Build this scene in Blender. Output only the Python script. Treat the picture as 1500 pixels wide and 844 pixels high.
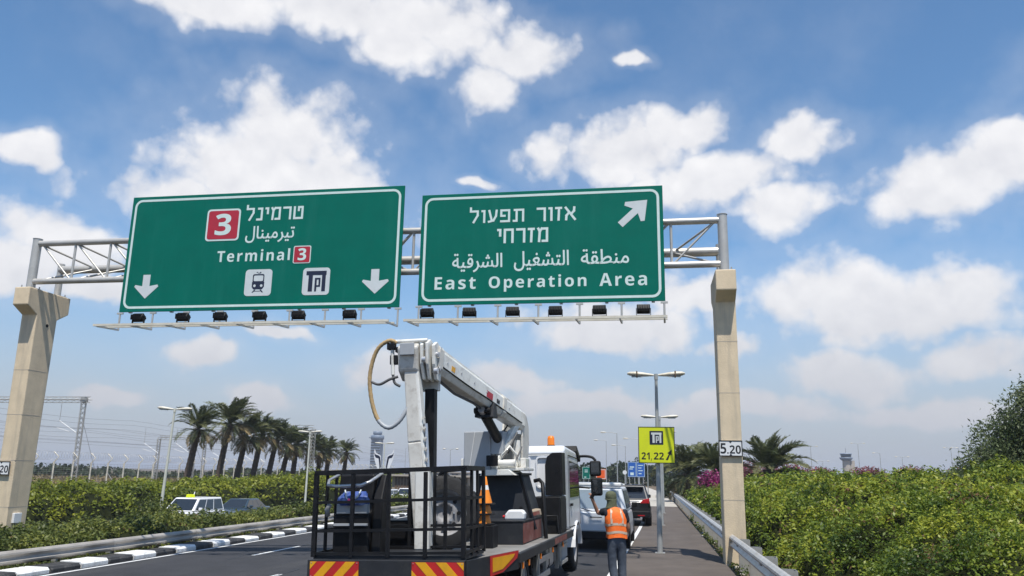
import bpy, bmesh, math, random
import numpy as np
from mathutils import Vector, Matrix, Euler

random.seed(7)
rng = np.random.default_rng(7)
R = math.radians
for o in list(bpy.data.objects):
    bpy.data.objects.remove(o)
scene = bpy.context.scene
col = scene.collection

# ------------------------------------------------------------------ camera
PITCH, ROLL, YAW, EYE = R(13.074), R(0.989), R(9.846), 2.0
cam = bpy.data.cameras.new('camera')
cam.sensor_width = 36.0
cam.lens = 36.0 * 1175 / 1500
cam.clip_start, cam.clip_end = 0.1, 6000
camo = bpy.data.objects.new('camera', cam)
col.objects.link(camo)
_f = Vector((-math.sin(YAW) * math.cos(PITCH), math.cos(YAW) * math.cos(PITCH), math.sin(PITCH)))
_r = Vector((math.cos(YAW), math.sin(YAW), 0))
_u = _r.cross(_f)
_r2 = math.cos(ROLL) * _r + math.sin(ROLL) * _u
_u2 = -math.sin(ROLL) * _r + math.cos(ROLL) * _u
camo.matrix_world = Matrix(((_r2.x, _u2.x, -_f.x, 0), (_r2.y, _u2.y, -_f.y, 0), (_r2.z, _u2.z, -_f.z, EYE), (0, 0, 0, 1)))
scene.camera = camo

# ------------------------------------------------------------------ sun, sky, exposure
SUN_EL = R(68)
SUN_AZ = math.atan2(0.33, -0.94)            # from +Y towards +X: behind the camera, a little to the right
sun_dir = Vector((math.sin(SUN_AZ) * math.cos(SUN_EL), math.cos(SUN_AZ) * math.cos(SUN_EL), math.sin(SUN_EL)))
sl = bpy.data.lights.new('sun', 'SUN')
sl.energy = 5.0
sl.angle = R(0.53)
sl.color = (1.0, 0.955, 0.88)
slo = bpy.data.objects.new('sun', sl)
slo.rotation_euler = (-sun_dir).to_track_quat('-Z', 'Y').to_euler()
slo.location = (20, -30, 60)
col.objects.link(slo)

scene.view_settings.view_transform = 'Standard'
scene.view_settings.look = 'None'
scene.view_settings.exposure = 0.12
scene.view_settings.gamma = 1.0
scene.view_settings.use_curve_mapping = False
scene.render.engine = 'CYCLES'
scene.cycles.use_denoising = True
scene.cycles.max_bounces = 6
scene.cycles.transparent_max_bounces = 8
scene.cycles.caustics_reflective = False
scene.cycles.caustics_refractive = False

world = bpy.data.worlds.new('World')
scene.world = world
world.use_nodes = True
wt = world.node_tree
for n in list(wt.nodes):
    wt.nodes.remove(n)


def wn(t, **kw):
    n = wt.nodes.new(t)
    for k, v in kw.items():
        setattr(n, k, v)
    return n


def wl(a, b):
    wt.links.new(a, b)


def wmath(op, a, b=None, c=None, clamp=False):
    n = wn('ShaderNodeMath', operation=op, use_clamp=clamp)
    for i, v in enumerate((a, b, c)):
        if v is None:
            continue
        if isinstance(v, (int, float)):
            n.inputs[i].default_value = v
        else:
            wl(v, n.inputs[i])
    return n.outputs[0]


def wvec(op, a, b=None, scale=None):
    n = wn('ShaderNodeVectorMath', operation=op)
    for i, v in enumerate((a, b)):
        if v is None:
            continue
        if isinstance(v, (tuple, list)):
            n.inputs[i].default_value = v
        else:
            wl(v, n.inputs[i])
    if scale is not None:
        if isinstance(scale, (int, float)):
            n.inputs['Scale'].default_value = scale
        else:
            wl(scale, n.inputs['Scale'])
    return n.outputs['Value' if op in ('LENGTH', 'DOT_PRODUCT') else 'Vector']


def wsmooth(v, lo, hi):
    n = wn('ShaderNodeMapRange', interpolation_type='SMOOTHSTEP')
    wl(v, n.inputs[0])
    n.inputs[1].default_value = lo
    n.inputs[2].default_value = hi
    return n.outputs[0]


def wnoise(vec, scale, detail, rough=0.55, out='Fac'):
    n = wn('ShaderNodeTexNoise')
    wl(vec, n.inputs['Vector'])
    n.inputs['Scale'].default_value = scale
    n.inputs['Detail'].default_value = detail
    n.inputs['Roughness'].default_value = rough
    return n.outputs[out]


def wmix(fac, a, b):
    n = wn('ShaderNodeMix', data_type='RGBA')
    for i, v in ((0, fac), (6, a), (7, b)):
        if isinstance(v, (int, float)):
            n.inputs[i].default_value = v
        elif isinstance(v, tuple):
            n.inputs[i].default_value = v
        else:
            wl(v, n.inputs[i])
    return n.outputs[2]


sky = wn('ShaderNodeTexSky', sky_type='NISHITA')
sky.sun_disc = False
sky.sun_elevation = SUN_EL
sky.sun_rotation = SUN_AZ
sky.altitude = 30
sky.air_density = 1.0
sky.dust_density = 0.25
sky.ozone_density = 6.0

tc = wn('ShaderNodeTexCoord')
d0 = tc.outputs['Generated']
CLOUD_DARK, CLOUD_LIT = (4.7, 4.85, 5.4, 1), (7.7, 7.65, 7.75, 1)
# cumulus as ellipses on the sky: azimuth from +Y, elevation, half width and half height in degrees
CLOUDS = [(-33.3, 30.2, 5.4, 1.5), (-24.5, 31.2, 7.6, 2.1), (-16.1, 30.8, 4.9, 2.2), (-9.6, 29.3, 4.4, 1.7), (-12.3, 27.2, 2.0, 2.2),
          (-18.6, 29.6, 4.0, 1.6), (-27.2, 22.2, 5.0, 3.6), (-25.4, 19.6, 7.4, 3.5), (-33.3, 17.4, 5.8, 2.3), (-29.8, 19.8, 5.4, 3.3),
          (-1.7, 22.3, 5.2, 2.2), (2.8, 23.9, 3.0, 1.5), (5.7, 20.6, 5.8, 2.3), (11.0, 22.3, 2.8, 1.7), (8.9, 18.6, 3.6, 1.6),
          (20.4, 17.9, 4.8, 2.3), (24.0, 19.0, 2.8, 2.4), (24.6, 21.1, 1.5, 0.7), (12.1, 12.2, 4.8, 3.1), (16.2, 11.0, 6.8, 2.3),
          (20.5, 11.7, 2.4, 1.1), (-40.5, 13.9, 3.9, 1.7), (-42.5, 11.9, 2.6, 1.6), (-43.1, 18.9, 1.8, 1.1), (-30.8, 7.2, 2.4, 1.1),
          (-18.9, 6.9, 2.8, 1.2), (-2.4, 10.3, 5.3, 1.9), (2.9, 12.6, 2.8, 1.9), (5.1, 8.7, 2.3, 0.9),
          (12.9, 6.7, 4.3, 1.7), (20.5, 7.5, 3.3, 1.4), (-12.3, 20.1, 1.5, 0.5), (-0.6, 28.7, 1.2, 0.5), (-38.2, 11.2, 2.8, 0.9),
          (-26.1, 8.9, 2.7, 0.6), (-10.2, 6.4, 4.3, 1.1), (-27.1, 4.4, 2.2, 0.9), (-36.6, 4.0, 2.4, 0.6), (-19.7, 19.5, 1.9, 1.4),
          (6.8, 4.6, 7.2, 1.1), (18.3, 4.4, 6.0, 1.0), (-4.4, 5.0, 5.7, 1.0)]
_cr = random.Random(3)                       # the same kind of cloud goes on all round
for k in range(22):
    az = 34 + k * (270 / 22) + _cr.uniform(-4, 4)
    el = _cr.uniform(4, 40)
    CLOUDS.append((az, el, _cr.uniform(3, 8), _cr.uniform(1.2, 3.2)))


def billows(d, detail):
    fb_ = wmath('MULTIPLY', wmath('SUBTRACT', wnoise(d, 12.0, detail, 0.56), 0.5), 1.5)
    vo = wn('ShaderNodeTexVoronoi', feature='F1')
    vo.inputs['Scale'].default_value = 17.0
    vo.inputs['Detail'].default_value = 2.0
    vo.inputs['Roughness'].default_value = 0.5
    wl(wvec('ADD', d, wvec('SCALE', wvec('SUBTRACT', wnoise(d, 30.0, 4, 0.55, 'Color'), (0.5, 0.5, 0.5)), scale=0.03)), vo.inputs['Vector'])
    return wmath('ADD', fb_, wmath('MULTIPLY', wmath('SUBTRACT', 0.6, vo.outputs['Distance']), 0.6))


w1 = wvec('SCALE', wvec('SUBTRACT', wnoise(d0, 8.0, 4, 0.55, 'Color'), (0.5, 0.5, 0.5)), scale=0.075)
dw = wvec('ADD', d0, w1)
best = None
for az, el, a, b in CLOUDS:
    a_, e_ = R(az), R(el)
    c = (math.sin(a_) * math.cos(e_), math.cos(a_) * math.cos(e_), math.sin(e_))
    m = wn('ShaderNodeMapping', vector_type='TEXTURE')
    wl(dw, m.inputs[0])
    m.inputs['Location'].default_value = c
    m.inputs['Rotation'].default_value = (e_, 0, -a_)
    m.inputs['Scale'].default_value = (math.tan(R(a)), 0.5, math.tan(R(b)))
    ln = wvec('LENGTH', m.outputs[0])
    best = ln if best is None else wmath('MINIMUM', best, ln)
bl0 = billows(d0, 8)
bl1 = billows(wvec('ADD', d0, (0.004, -0.008, 0.018)), 4)
dens = wmath('ADD', wmath('SUBTRACT', 1.38, best), bl0)
alpha = wmath('MULTIPLY', wsmooth(dens, -0.12, 0.62), 0.97)
wisp = wmath('MULTIPLY', wsmooth(wnoise(d0, 5.0, 6, 0.6), 0.5, 0.9), 0.12)
veil = wmath('MULTIPLY', wsmooth(dens, -1.0, 0.3), 0.15)
alpha = wmath('MAXIMUM', alpha, wmath('MAXIMUM', wisp, veil))
lit = wmath('ADD', wmath('MULTIPLY', wmath('SUBTRACT', bl0, bl1), 0.5), 0.74, clamp=True)
ccol = wmix(lit, CLOUD_DARK, CLOUD_LIT)
sep = wn('ShaderNodeSeparateXYZ')
wl(d0, sep.inputs[0])
low = wsmooth(sep.outputs[2], 0.27, 0.0)     # towards the horizon the clouds sink into the summer haze
ccol = wmix(wmath('MULTIPLY', low, 0.85), ccol, (3.8, 4.0, 4.5, 1))
hs = wn('ShaderNodeHueSaturation')
hs.inputs['Hue'].default_value = 0.494
hs.inputs['Saturation'].default_value = 1.06
hs.inputs['Value'].default_value = 1.2
wl(sky.outputs[0], hs.inputs['Color'])
skyc = wmix(wmath('MULTIPLY', low, 0.95), hs.outputs[0], (3.45, 3.7, 4.25, 1))
bg = wn('ShaderNodeBackground')
bg.inputs['Strength'].default_value = 0.118
wl(wmix(alpha, skyc, ccol), bg.inputs['Color'])
wo = wn('ShaderNodeOutputWorld')
wl(bg.outputs[0], wo.inputs['Surface'])
world.cycles.sampling_method = 'MANUAL'
world.cycles.sample_map_resolution = 512

# ------------------------------------------------------------------ materials


def lin(c):
    return tuple((x / 12.92 if x <= 0.04045 else ((x + 0.055) / 1.055) ** 2.4) for x in c)


def mat(name, c, rough=0.6, metal=0.0, var=0.12, scale=6.0, bump=0.0, bscale=40.0, dirt=None, dscale=2.0, damt=0.5, coat=0.0, spec=0.5, stretch=None):
    m = bpy.data.materials.new(name)
    m.use_nodes = True
    t = m.node_tree
    b = t.nodes['Principled BSDF']
    b.inputs['Roughness'].default_value = rough
    b.inputs['Metallic'].default_value = metal
    b.inputs['Specular IOR Level'].default_value = spec
    if coat:
        b.inputs['Coat Weight'].default_value = coat
        b.inputs['Coat Roughness'].default_value = 0.08
    tcn = t.nodes.new('ShaderNodeTexCoord')
    src = tcn.outputs['Object']
    base = (*c, 1)
    out = None
    if var:
        nz = t.nodes.new('ShaderNodeTexNoise')
        nz.inputs['Scale'].default_value = scale
        nz.inputs['Detail'].default_value = 6
        nz.inputs['Roughness'].default_value = 0.62
        t.links.new(src, nz.inputs['Vector'])
        rp = t.nodes.new('ShaderNodeValToRGB')
        rp.color_ramp.elements[0].position = 0.3
        rp.color_ramp.elements[1].position = 0.7
        rp.color_ramp.elements[0].color = (*[x * (1 - var) for x in c], 1)
        rp.color_ramp.elements[1].color = (*[min(1, x * (1 + var)) for x in c], 1)
        t.links.new(nz.outputs['Fac'], rp.inputs[0])
        out = rp.outputs[0]
    if dirt:
        nz = t.nodes.new('ShaderNodeTexNoise')
        nz.inputs['Scale'].default_value = dscale
        nz.inputs['Detail'].default_value = 8
        nz.inputs['Roughness'].default_value = 0.7
        if stretch:
            mp = t.nodes.new('ShaderNodeMapping')
            mp.inputs['Scale'].default_value = stretch
            t.links.new(src, mp.inputs[0])
            t.links.new(mp.outputs[0], nz.inputs['Vector'])
        else:
            t.links.new(src, nz.inputs['Vector'])
        mr = t.nodes.new('ShaderNodeMapRange')
        mr.inputs[1].default_value = 0.5
        mr.inputs[2].default_value = 0.75
        mr.inputs[4].default_value = damt
        t.links.new(nz.outputs['Fac'], mr.inputs[0])
        mx = t.nodes.new('ShaderNodeMix')
        mx.data_type = 'RGBA'
        t.links.new(mr.outputs[0], mx.inputs[0])
        if out is not None:
            t.links.new(out, mx.inputs[6])
        else:
            mx.inputs[6].default_value = base
        mx.inputs[7].default_value = (*dirt, 1)
        out = mx.outputs[2]
    if out is not None:
        t.links.new(out, b.inputs['Base Color'])
    else:
        b.inputs['Base Color'].default_value = base
    if bump:
        nz = t.nodes.new('ShaderNodeTexNoise')
        nz.inputs['Scale'].default_value = bscale
        nz.inputs['Detail'].default_value = 5
        t.links.new(src, nz.inputs['Vector'])
        bp = t.nodes.new('ShaderNodeBump')
        bp.inputs['Strength'].default_value = bump
        bp.inputs['Distance'].default_value = 0.02
        t.links.new(nz.outputs['Fac'], bp.inputs['Height'])
        t.links.new(bp.outputs[0], b.inputs['Normal'])
    return m


def leafmat(name, a, b_, c_, trans=0.35, nscale=0.7, rough=0.45, brown=0.0):
    """three leaf tints: picked per leaf, and drifting from plant to plant"""
    m = bpy.data.materials.new(name)
    m.use_nodes = True
    t = m.node_tree
    p = t.nodes['Principled BSDF']
    p.inputs['Roughness'].default_value = rough
    p.inputs['Specular IOR Level'].default_value = 0.3
    g = t.nodes.new('ShaderNodeNewGeometry')
    tcn = t.nodes.new('ShaderNodeTexCoord')
    nz = t.nodes.new('ShaderNodeTexNoise')
    nz.inputs['Scale'].default_value = nscale
    nz.inputs['Detail'].default_value = 4
    t.links.new(tcn.outputs['Object'], nz.inputs['Vector'])
    ad = t.nodes.new('ShaderNodeMath')
    ad.operation = 'MULTIPLY_ADD'
    t.links.new(g.outputs['Random Per Island'], ad.inputs[0])
    ad.inputs[1].default_value = 0.5
    mm = t.nodes.new('ShaderNodeMath')
    mm.operation = 'MULTIPLY_ADD'
    t.links.new(nz.outputs['Fac'], mm.inputs[0])
    mm.inputs[1].default_value = 2.3
    mm.inputs[2].default_value = -0.9
    t.links.new(mm.outputs[0], ad.inputs[2])
    rp = t.nodes.new('ShaderNodeValToRGB')
    rp.color_ramp.elements[0].position = 0.1
    rp.color_ramp.elements[0].color = (*a, 1)
    e = rp.color_ramp.elements.new(0.5)
    e.color = (*b_, 1)
    rp.color_ramp.elements[2].position = 0.95
    rp.color_ramp.elements[2].color = (*c_, 1)
    t.links.new(ad.outputs[0], rp.inputs[0])
    if brown:
        n2 = t.nodes.new('ShaderNodeTexNoise')
        n2.inputs['Scale'].default_value = 0.9
        n2.inputs['Detail'].default_value = 5
        t.links.new(tcn.outputs['Object'], n2.inputs['Vector'])
        r2 = t.nodes.new('ShaderNodeMapRange')
        r2.inputs[1].default_value = 0.56
        r2.inputs[2].default_value = 0.72
        r2.inputs[4].default_value = brown
        t.links.new(n2.outputs['Fac'], r2.inputs[0])
        gt = t.nodes.new('ShaderNodeMath')
        gt.operation = 'GREATER_THAN'
        t.links.new(r2.outputs[0], gt.inputs[0])
        t.links.new(g.outputs['Random Per Island'], gt.inputs[1])
        mb_ = t.nodes.new('ShaderNodeMix')
        mb_.data_type = 'RGBA'
        t.links.new(gt.outputs[0], mb_.inputs[0])
        t.links.new(rp.outputs[0], mb_.inputs[6])
        mb_.inputs[7].default_value = (0.17, 0.1, 0.045, 1)
        rp = mb_
    rpo = rp.outputs[2] if brown else rp.outputs[0]
    t.links.new(rpo, p.inputs['Base Color'])
    tr = t.nodes.new('ShaderNodeBsdfTranslucent')
    t.links.new(rpo, tr.inputs['Color'])
    mx = t.nodes.new('ShaderNodeMixShader')
    mx.inputs[0].default_value = trans
    t.links.new(p.outputs[0], mx.inputs[1])
    t.links.new(tr.outputs[0], mx.inputs[2])
    t.links.new(mx.outputs[0], t.nodes['Material Output'].inputs['Surface'])
    return m


def glassmat(name, c, rough=0.04):
    m = bpy.data.materials.new(name)
    m.use_nodes = True
    b = m.node_tree.nodes['Principled BSDF']
    b.inputs['Base Color'].default_value = (*c, 1)
    b.inputs['Roughness'].default_value = rough
    b.inputs['Specular IOR Level'].default_value = 0.9
    return m


M = {}
M['asphalt'] = mat('asphalt', (0.028, 0.0275, 0.03), 0.85, var=0.3, scale=1.3, bump=0.5, bscale=160, dirt=(0.058, 0.056, 0.054), dscale=1.1, damt=0.8, stretch=(0.9, 0.06, 1))
M['walk'] = mat('walk_asphalt', (0.096, 0.079, 0.067), 0.9, var=0.22, scale=1.1, bump=0.5, bscale=120, dirt=(0.125, 0.105, 0.088), dscale=0.6, damt=0.6)
M['pale_concrete'] = mat('pale_concrete', (0.42, 0.39, 0.34), 0.85, var=0.15, scale=2, bump=0.3)
M['soil'] = mat('soil', (0.12, 0.088, 0.055), 0.95, var=0.4, scale=1.5, bump=0.8, bscale=20, dirt=(0.2, 0.16, 0.1), dscale=0.2, damt=0.7)
M['road_white'] = mat('road_paint_white', (0.72, 0.72, 0.7), 0.6, var=0.1, scale=9, dirt=(0.3, 0.3, 0.29), dscale=7, damt=0.55)
M['kerb_white'] = mat('kerb_white', (0.8, 0.8, 0.78), 0.6, var=0.06, scale=8, dirt=(0.25, 0.235, 0.21), dscale=6, damt=0.85, bump=0.3)
M['kerb_black'] = mat('kerb_black', (0.03, 0.03, 0.031), 0.7, var=0.3, scale=8, dirt=(0.16, 0.15, 0.135), dscale=6, damt=0.8, bump=0.3)
M['concrete'] = mat('cast_concrete', (0.69, 0.56, 0.385), 0.85, var=0.1, scale=2.5, bump=0.25, bscale=30, dirt=(0.40, 0.34, 0.26), dscale=2.2, damt=0.75, stretch=(1.5, 1.5, 0.14))
M['galv'] = mat('galvanised_steel', (0.46, 0.45, 0.42), 0.5, 0.55, var=0.14, scale=5, dirt=(0.33, 0.29, 0.23), dscale=3, damt=0.5)
M['rail_steel'] = mat('rail_steel', (0.56, 0.55, 0.53), 0.45, 0.45, var=0.14, scale=3, dirt=(0.3, 0.26, 0.21), dscale=2.2, damt=0.6, bump=0.1)
M['rail_old'] = mat('rail_dusty', (0.42, 0.39, 0.35), 0.6, 0.3, var=0.16, scale=3, dirt=(0.2, 0.165, 0.13), dscale=1.5, damt=0.7, bump=0.1)
M['pipe'] = mat('truss_pipe', (0.52, 0.5, 0.46), 0.45, 0.35, var=0.12, scale=4, dirt=(0.36, 0.31, 0.25), dscale=2, damt=0.5)
M['sign_green'] = mat('sign_green', (0.0, 0.138, 0.098), 0.55, var=0.07, scale=1.2, dirt=(0.012, 0.165, 0.125), dscale=1.4, damt=0.55, spec=0.1, stretch=(1.6, 1, 0.16))
M['sign_white'] = mat('sign_white', (0.62, 0.74, 0.7), 0.45, var=0.05, scale=4)
M['sign_pale'] = mat('sign_pale_grey', (0.6, 0.64, 0.64), 0.45, var=0.05, scale=4)
M['sign_red'] = mat('sign_red', (0.43, 0.018, 0.035), 0.4, var=0.08, scale=3)
M['sign_navy'] = mat('sign_navy', (0.012, 0.016, 0.04), 0.4, var=0.1)
M['sign_yellow'] = mat('sign_yellow', (0.66, 0.72, 0.01), 0.4, var=0.05, scale=2, dirt=(0.55, 0.6, 0.02), dscale=3, damt=0.4)
M['sign_blue'] = mat('sign_blue', (0.02, 0.11, 0.42), 0.4, var=0.05)
M['ink'] = mat('sign_ink', (0.012, 0.012, 0.013), 0.5, var=0.05)
M['alu'] = mat('aluminium_back', (0.4, 0.41, 0.42), 0.45, 0.7, var=0.1)
M['white_paint'] = mat('truck_white', (0.76, 0.75, 0.7), 0.38, var=0.06, scale=3, dirt=(0.3, 0.25, 0.19), dscale=5.0, damt=0.75, coat=0.3)
M['cab_white'] = mat('cab_white', (0.78, 0.79, 0.8), 0.3, var=0.03, scale=2, dirt=(0.5, 0.48, 0.44), dscale=1.8, damt=0.35, coat=0.4)
M['boom_grey'] = mat('boom_dirty_white', (0.6, 0.58, 0.53), 0.45, var=0.1, scale=4, dirt=(0.2, 0.155, 0.11), dscale=6, damt=0.7)
M['grey_panel'] = mat('grey_panel', (0.36, 0.38, 0.4), 0.5, var=0.06, scale=3, dirt=(0.25, 0.25, 0.25), dscale=3, damt=0.4)
M['black_steel'] = mat('black_steel', (0.009, 0.0095, 0.011), 0.5, 0.0, var=0.3, scale=6, dirt=(0.035, 0.032, 0.03), dscale=4, damt=0.5, spec=0.22)
M['dark_grey'] = mat('dark_grey_steel', (0.024, 0.026, 0.03), 0.5, 0.0, var=0.25, scale=4, dirt=(0.07, 0.065, 0.06), dscale=3, damt=0.55, spec=0.22)
M['black_plastic'] = mat('black_plastic', (0.009, 0.009, 0.01), 0.5, var=0.2, scale=5, dirt=(0.025, 0.024, 0.023), dscale=5, damt=0.5, spec=0.22)
M['rubber'] = mat('rubber', (0.018, 0.018, 0.019), 0.85, var=0.2, scale=10, dirt=(0.06, 0.055, 0.05), dscale=5, damt=0.5, bump=0.2, bscale=60)
M['rust_red'] = mat('worn_red_paint', (0.2, 0.055, 0.04), 0.7, var=0.25, scale=4, dirt=(0.2, 0.17, 0.15), dscale=4, damt=0.8)
M['deck'] = mat('deck_plate', (0.3, 0.29, 0.27), 0.55, 0.4, var=0.2, scale=3, dirt=(0.14, 0.12, 0.1), dscale=2, damt=0.6)
M['board_red'] = mat('board_red', (0.5, 0.02, 0.02), 0.35, var=0.1, scale=6, dirt=(0.2, 0.03, 0.025), dscale=8, damt=0.4)
M['board_yellow'] = mat('board_yellow', (0.75, 0.36, 0.01), 0.35, var=0.08, scale=6, dirt=(0.4, 0.22, 0.03), dscale=9, damt=0.4)
M['cone_orange'] = mat('cone_orange', (0.85, 0.25, 0.015), 0.5, var=0.08)
M['amber'] = mat('amber_plastic', (0.8, 0.2, 0.01), 0.2, var=0.05)
M['hose'] = mat('hose_wrap', (0.42, 0.29, 0.14), 0.8, var=0.2, scale=14, dirt=(0.2, 0.14, 0.08), dscale=9, damt=0.6, bump=0.4, bscale=50)
M['hose_grey'] = mat('hose_grey', (0.09, 0.09, 0.09), 0.6, var=0.2, scale=10)
M['rim_grey'] = mat('dull_rim', (0.27, 0.27, 0.28), 0.6, 0.0, var=0.2, scale=6, dirt=(0.12, 0.11, 0.1), dscale=5, damt=0.6)
M['steel'] = mat('bright_steel', (0.55, 0.55, 0.56), 0.35, 0.7, var=0.12, scale=6)
M['glass'] = glassmat('car_glass', (0.02, 0.025, 0.03))
M['glass_pale'] = glassmat('pale_car_glass', (0.22, 0.27, 0.31), 0.05)
M['car_white'] = mat('car_white', (0.8, 0.8, 0.8), 0.25, var=0.03, coat=0.6)
M['car_silver'] = mat('car_silver_white', (0.6, 0.63, 0.67), 0.3, var=0.03, coat=0.5, dirt=(0.5, 0.5, 0.5), dscale=2, damt=0.3)
M['car_black'] = mat('car_black', (0.012, 0.013, 0.015), 0.2, var=0.1, coat=0.6)
M['car_dark'] = mat('car_dark_blue', (0.035, 0.055, 0.075), 0.25, var=0.08, coat=0.6)
M['tail_red'] = mat('tail_red', (0.4, 0.01, 0.015), 0.15, var=0.1)
M['plate'] = mat('plate_yellow', (0.8, 0.62, 0.05), 0.5, var=0.05)
M['plate_white'] = mat('plate_white', (0.75, 0.75, 0.74), 0.5, var=0.05)
M['lamp_white'] = mat('lamp_housing', (0.66, 0.62, 0.52), 0.45, var=0.08, scale=5, dirt=(0.4, 0.33, 0.22), dscale=4, damt=0.5)
M['pole_grey'] = mat('pole_grey', (0.42, 0.43, 0.42), 0.5, 0.3, var=0.12, scale=3, dirt=(0.3, 0.28, 0.25), dscale=2, damt=0.5)
M['pole_cream'] = mat('pole_cream', (0.6, 0.6, 0.52), 0.5, var=0.08, scale=3)
M['trunk'] = mat('palm_trunk', (0.085, 0.062, 0.045), 0.95, var=0.4, scale=5, bump=1.0, bscale=9)
M['bark'] = mat('tree_bark', (0.11, 0.085, 0.065), 0.95, var=0.3, scale=5, bump=0.8, bscale=14)
M['skin'] = mat('skin', (0.36, 0.19, 0.12), 0.5, var=0.08, scale=12)
M['vest'] = mat('orange_vest', (0.95, 0.17, 0.02), 0.7, var=0.08, scale=9, bump=0.4, bscale=14)
M['reflect'] = mat('reflective_tape', (0.62, 0.5, 0.38), 0.4, 0.2, var=0.08)
M['navy_cloth'] = mat('navy_shirt', (0.012, 0.014, 0.022), 0.9, var=0.2, scale=8, bump=0.3)
M['jeans'] = mat('grey_jeans', (0.065, 0.08, 0.105), 0.9, var=0.35, scale=5, dirt=(0.13, 0.15, 0.18), dscale=4, damt=0.6, bump=0.4, bscale=18)
M['khaki'] = mat('khaki_cloth', (0.09, 0.1, 0.055), 0.9, var=0.3, scale=10, bump=0.4)
M['shoe'] = mat('shoe_leather', (0.03, 0.025, 0.02), 0.7, var=0.2)
M['bag_blue'] = mat('bag_blue', (0.03, 0.07, 0.26), 0.7, var=0.5, scale=14, dirt=(0.4, 0.46, 0.62), dscale=9, damt=1.0)
M['tower_blue'] = mat('tower_blue_grey', (0.16, 0.2, 0.26), 0.5, var=0.1, scale=0.2)
M['tower_tan'] = mat('tower_tan', (0.42, 0.37, 0.31), 0.8, var=0.1, scale=0.3)
M['tan_wall'] = mat('tan_wall', (0.33, 0.27, 0.2), 0.9, var=0.2, scale=0.6)
M['brown_wood'] = mat('brown_wood', (0.15, 0.1, 0.065), 0.8, var=0.3, scale=3)
M['banner_white'] = mat('banner_white', (0.78, 0.78, 0.8), 0.6, var=0.03)
M['dry_grass'] = mat('dry_grass', (0.36, 0.28, 0.15), 0.95, var=0.4, scale=0.6)
M['wire'] = mat('wire_steel', (0.3, 0.3, 0.31), 0.5, 0.3, var=0.05)
M['wire_pale'] = mat('razor_wire', (0.55, 0.55, 0.55), 0.45, 0.5, var=0.05)
M['porcelain'] = mat('porcelain', (0.75, 0.76, 0.75), 0.3, var=0.05)
M['far_orange'] = mat('orange_board', (0.85, 0.12, 0.02), 0.5, var=0.05)
M['leaf_bank'] = leafmat('bank_leaves', (0.045, 0.08, 0.016), (0.15, 0.21, 0.024), (0.35, 0.37, 0.04), nscale=0.8, brown=0.5)
M['leaf_near'] = leafmat('median_leaves', (0.045, 0.066, 0.018), (0.12, 0.148, 0.034), (0.26, 0.27, 0.055), nscale=0.7, brown=0.35)
M['leaf_far'] = leafmat('far_hedge_leaves', (0.08, 0.11, 0.018), (0.18, 0.215, 0.02), (0.29, 0.3, 0.03), nscale=0.25)
M['leaf_olive'] = leafmat('olive_leaves', (0.07, 0.1, 0.042), (0.13, 0.165, 0.075), (0.21, 0.24, 0.12), nscale=0.8)
M['leaf_wood'] = leafmat('far_wood_leaves', (0.03, 0.045, 0.022), (0.05, 0.07, 0.032), (0.075, 0.095, 0.045), nscale=0.1)
M['leaf_pink'] = leafmat('bougainvillea', (0.1, 0.03, 0.05), (0.3, 0.03, 0.15), (0.42, 0.06, 0.22), nscale=1.5)
M['leaf_rose'] = leafmat('oleander', (0.06, 0.06, 0.03), (0.25, 0.09, 0.1), (0.4, 0.13, 0.16), nscale=0.8)
M['frond'] = leafmat('palm_frond', (0.045, 0.062, 0.024), (0.095, 0.115, 0.042), (0.18, 0.18, 0.075), trans=0.25, nscale=0.6)
M['frond_dry'] = leafmat('dry_frond', (0.17, 0.125, 0.06), (0.25, 0.19, 0.09), (0.33, 0.26, 0.13), trans=0.25, nscale=0.6)
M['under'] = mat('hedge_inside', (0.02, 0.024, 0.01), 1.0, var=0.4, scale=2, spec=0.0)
# ------------------------------------------------------------------ mesh helpers


def link(o, parent=None):
    col.objects.link(o)
    if parent is not None:
        o.parent = parent
    return o


def tag(o, label=None, cat=None, group=None, kind=None):
    for k, v in (('label', label), ('category', cat), ('group', group), ('kind', kind)):
        if v:
            o[k] = v
    return o


def empty(name, loc=(0, 0, 0), rot=(0, 0, 0), label=None, cat=None, group=None):
    o = bpy.data.objects.new(name, None)
    o.location = loc
    o.rotation_euler = rot
    o.empty_display_size = 0.2
    return tag(link(o), label, cat, group)


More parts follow.
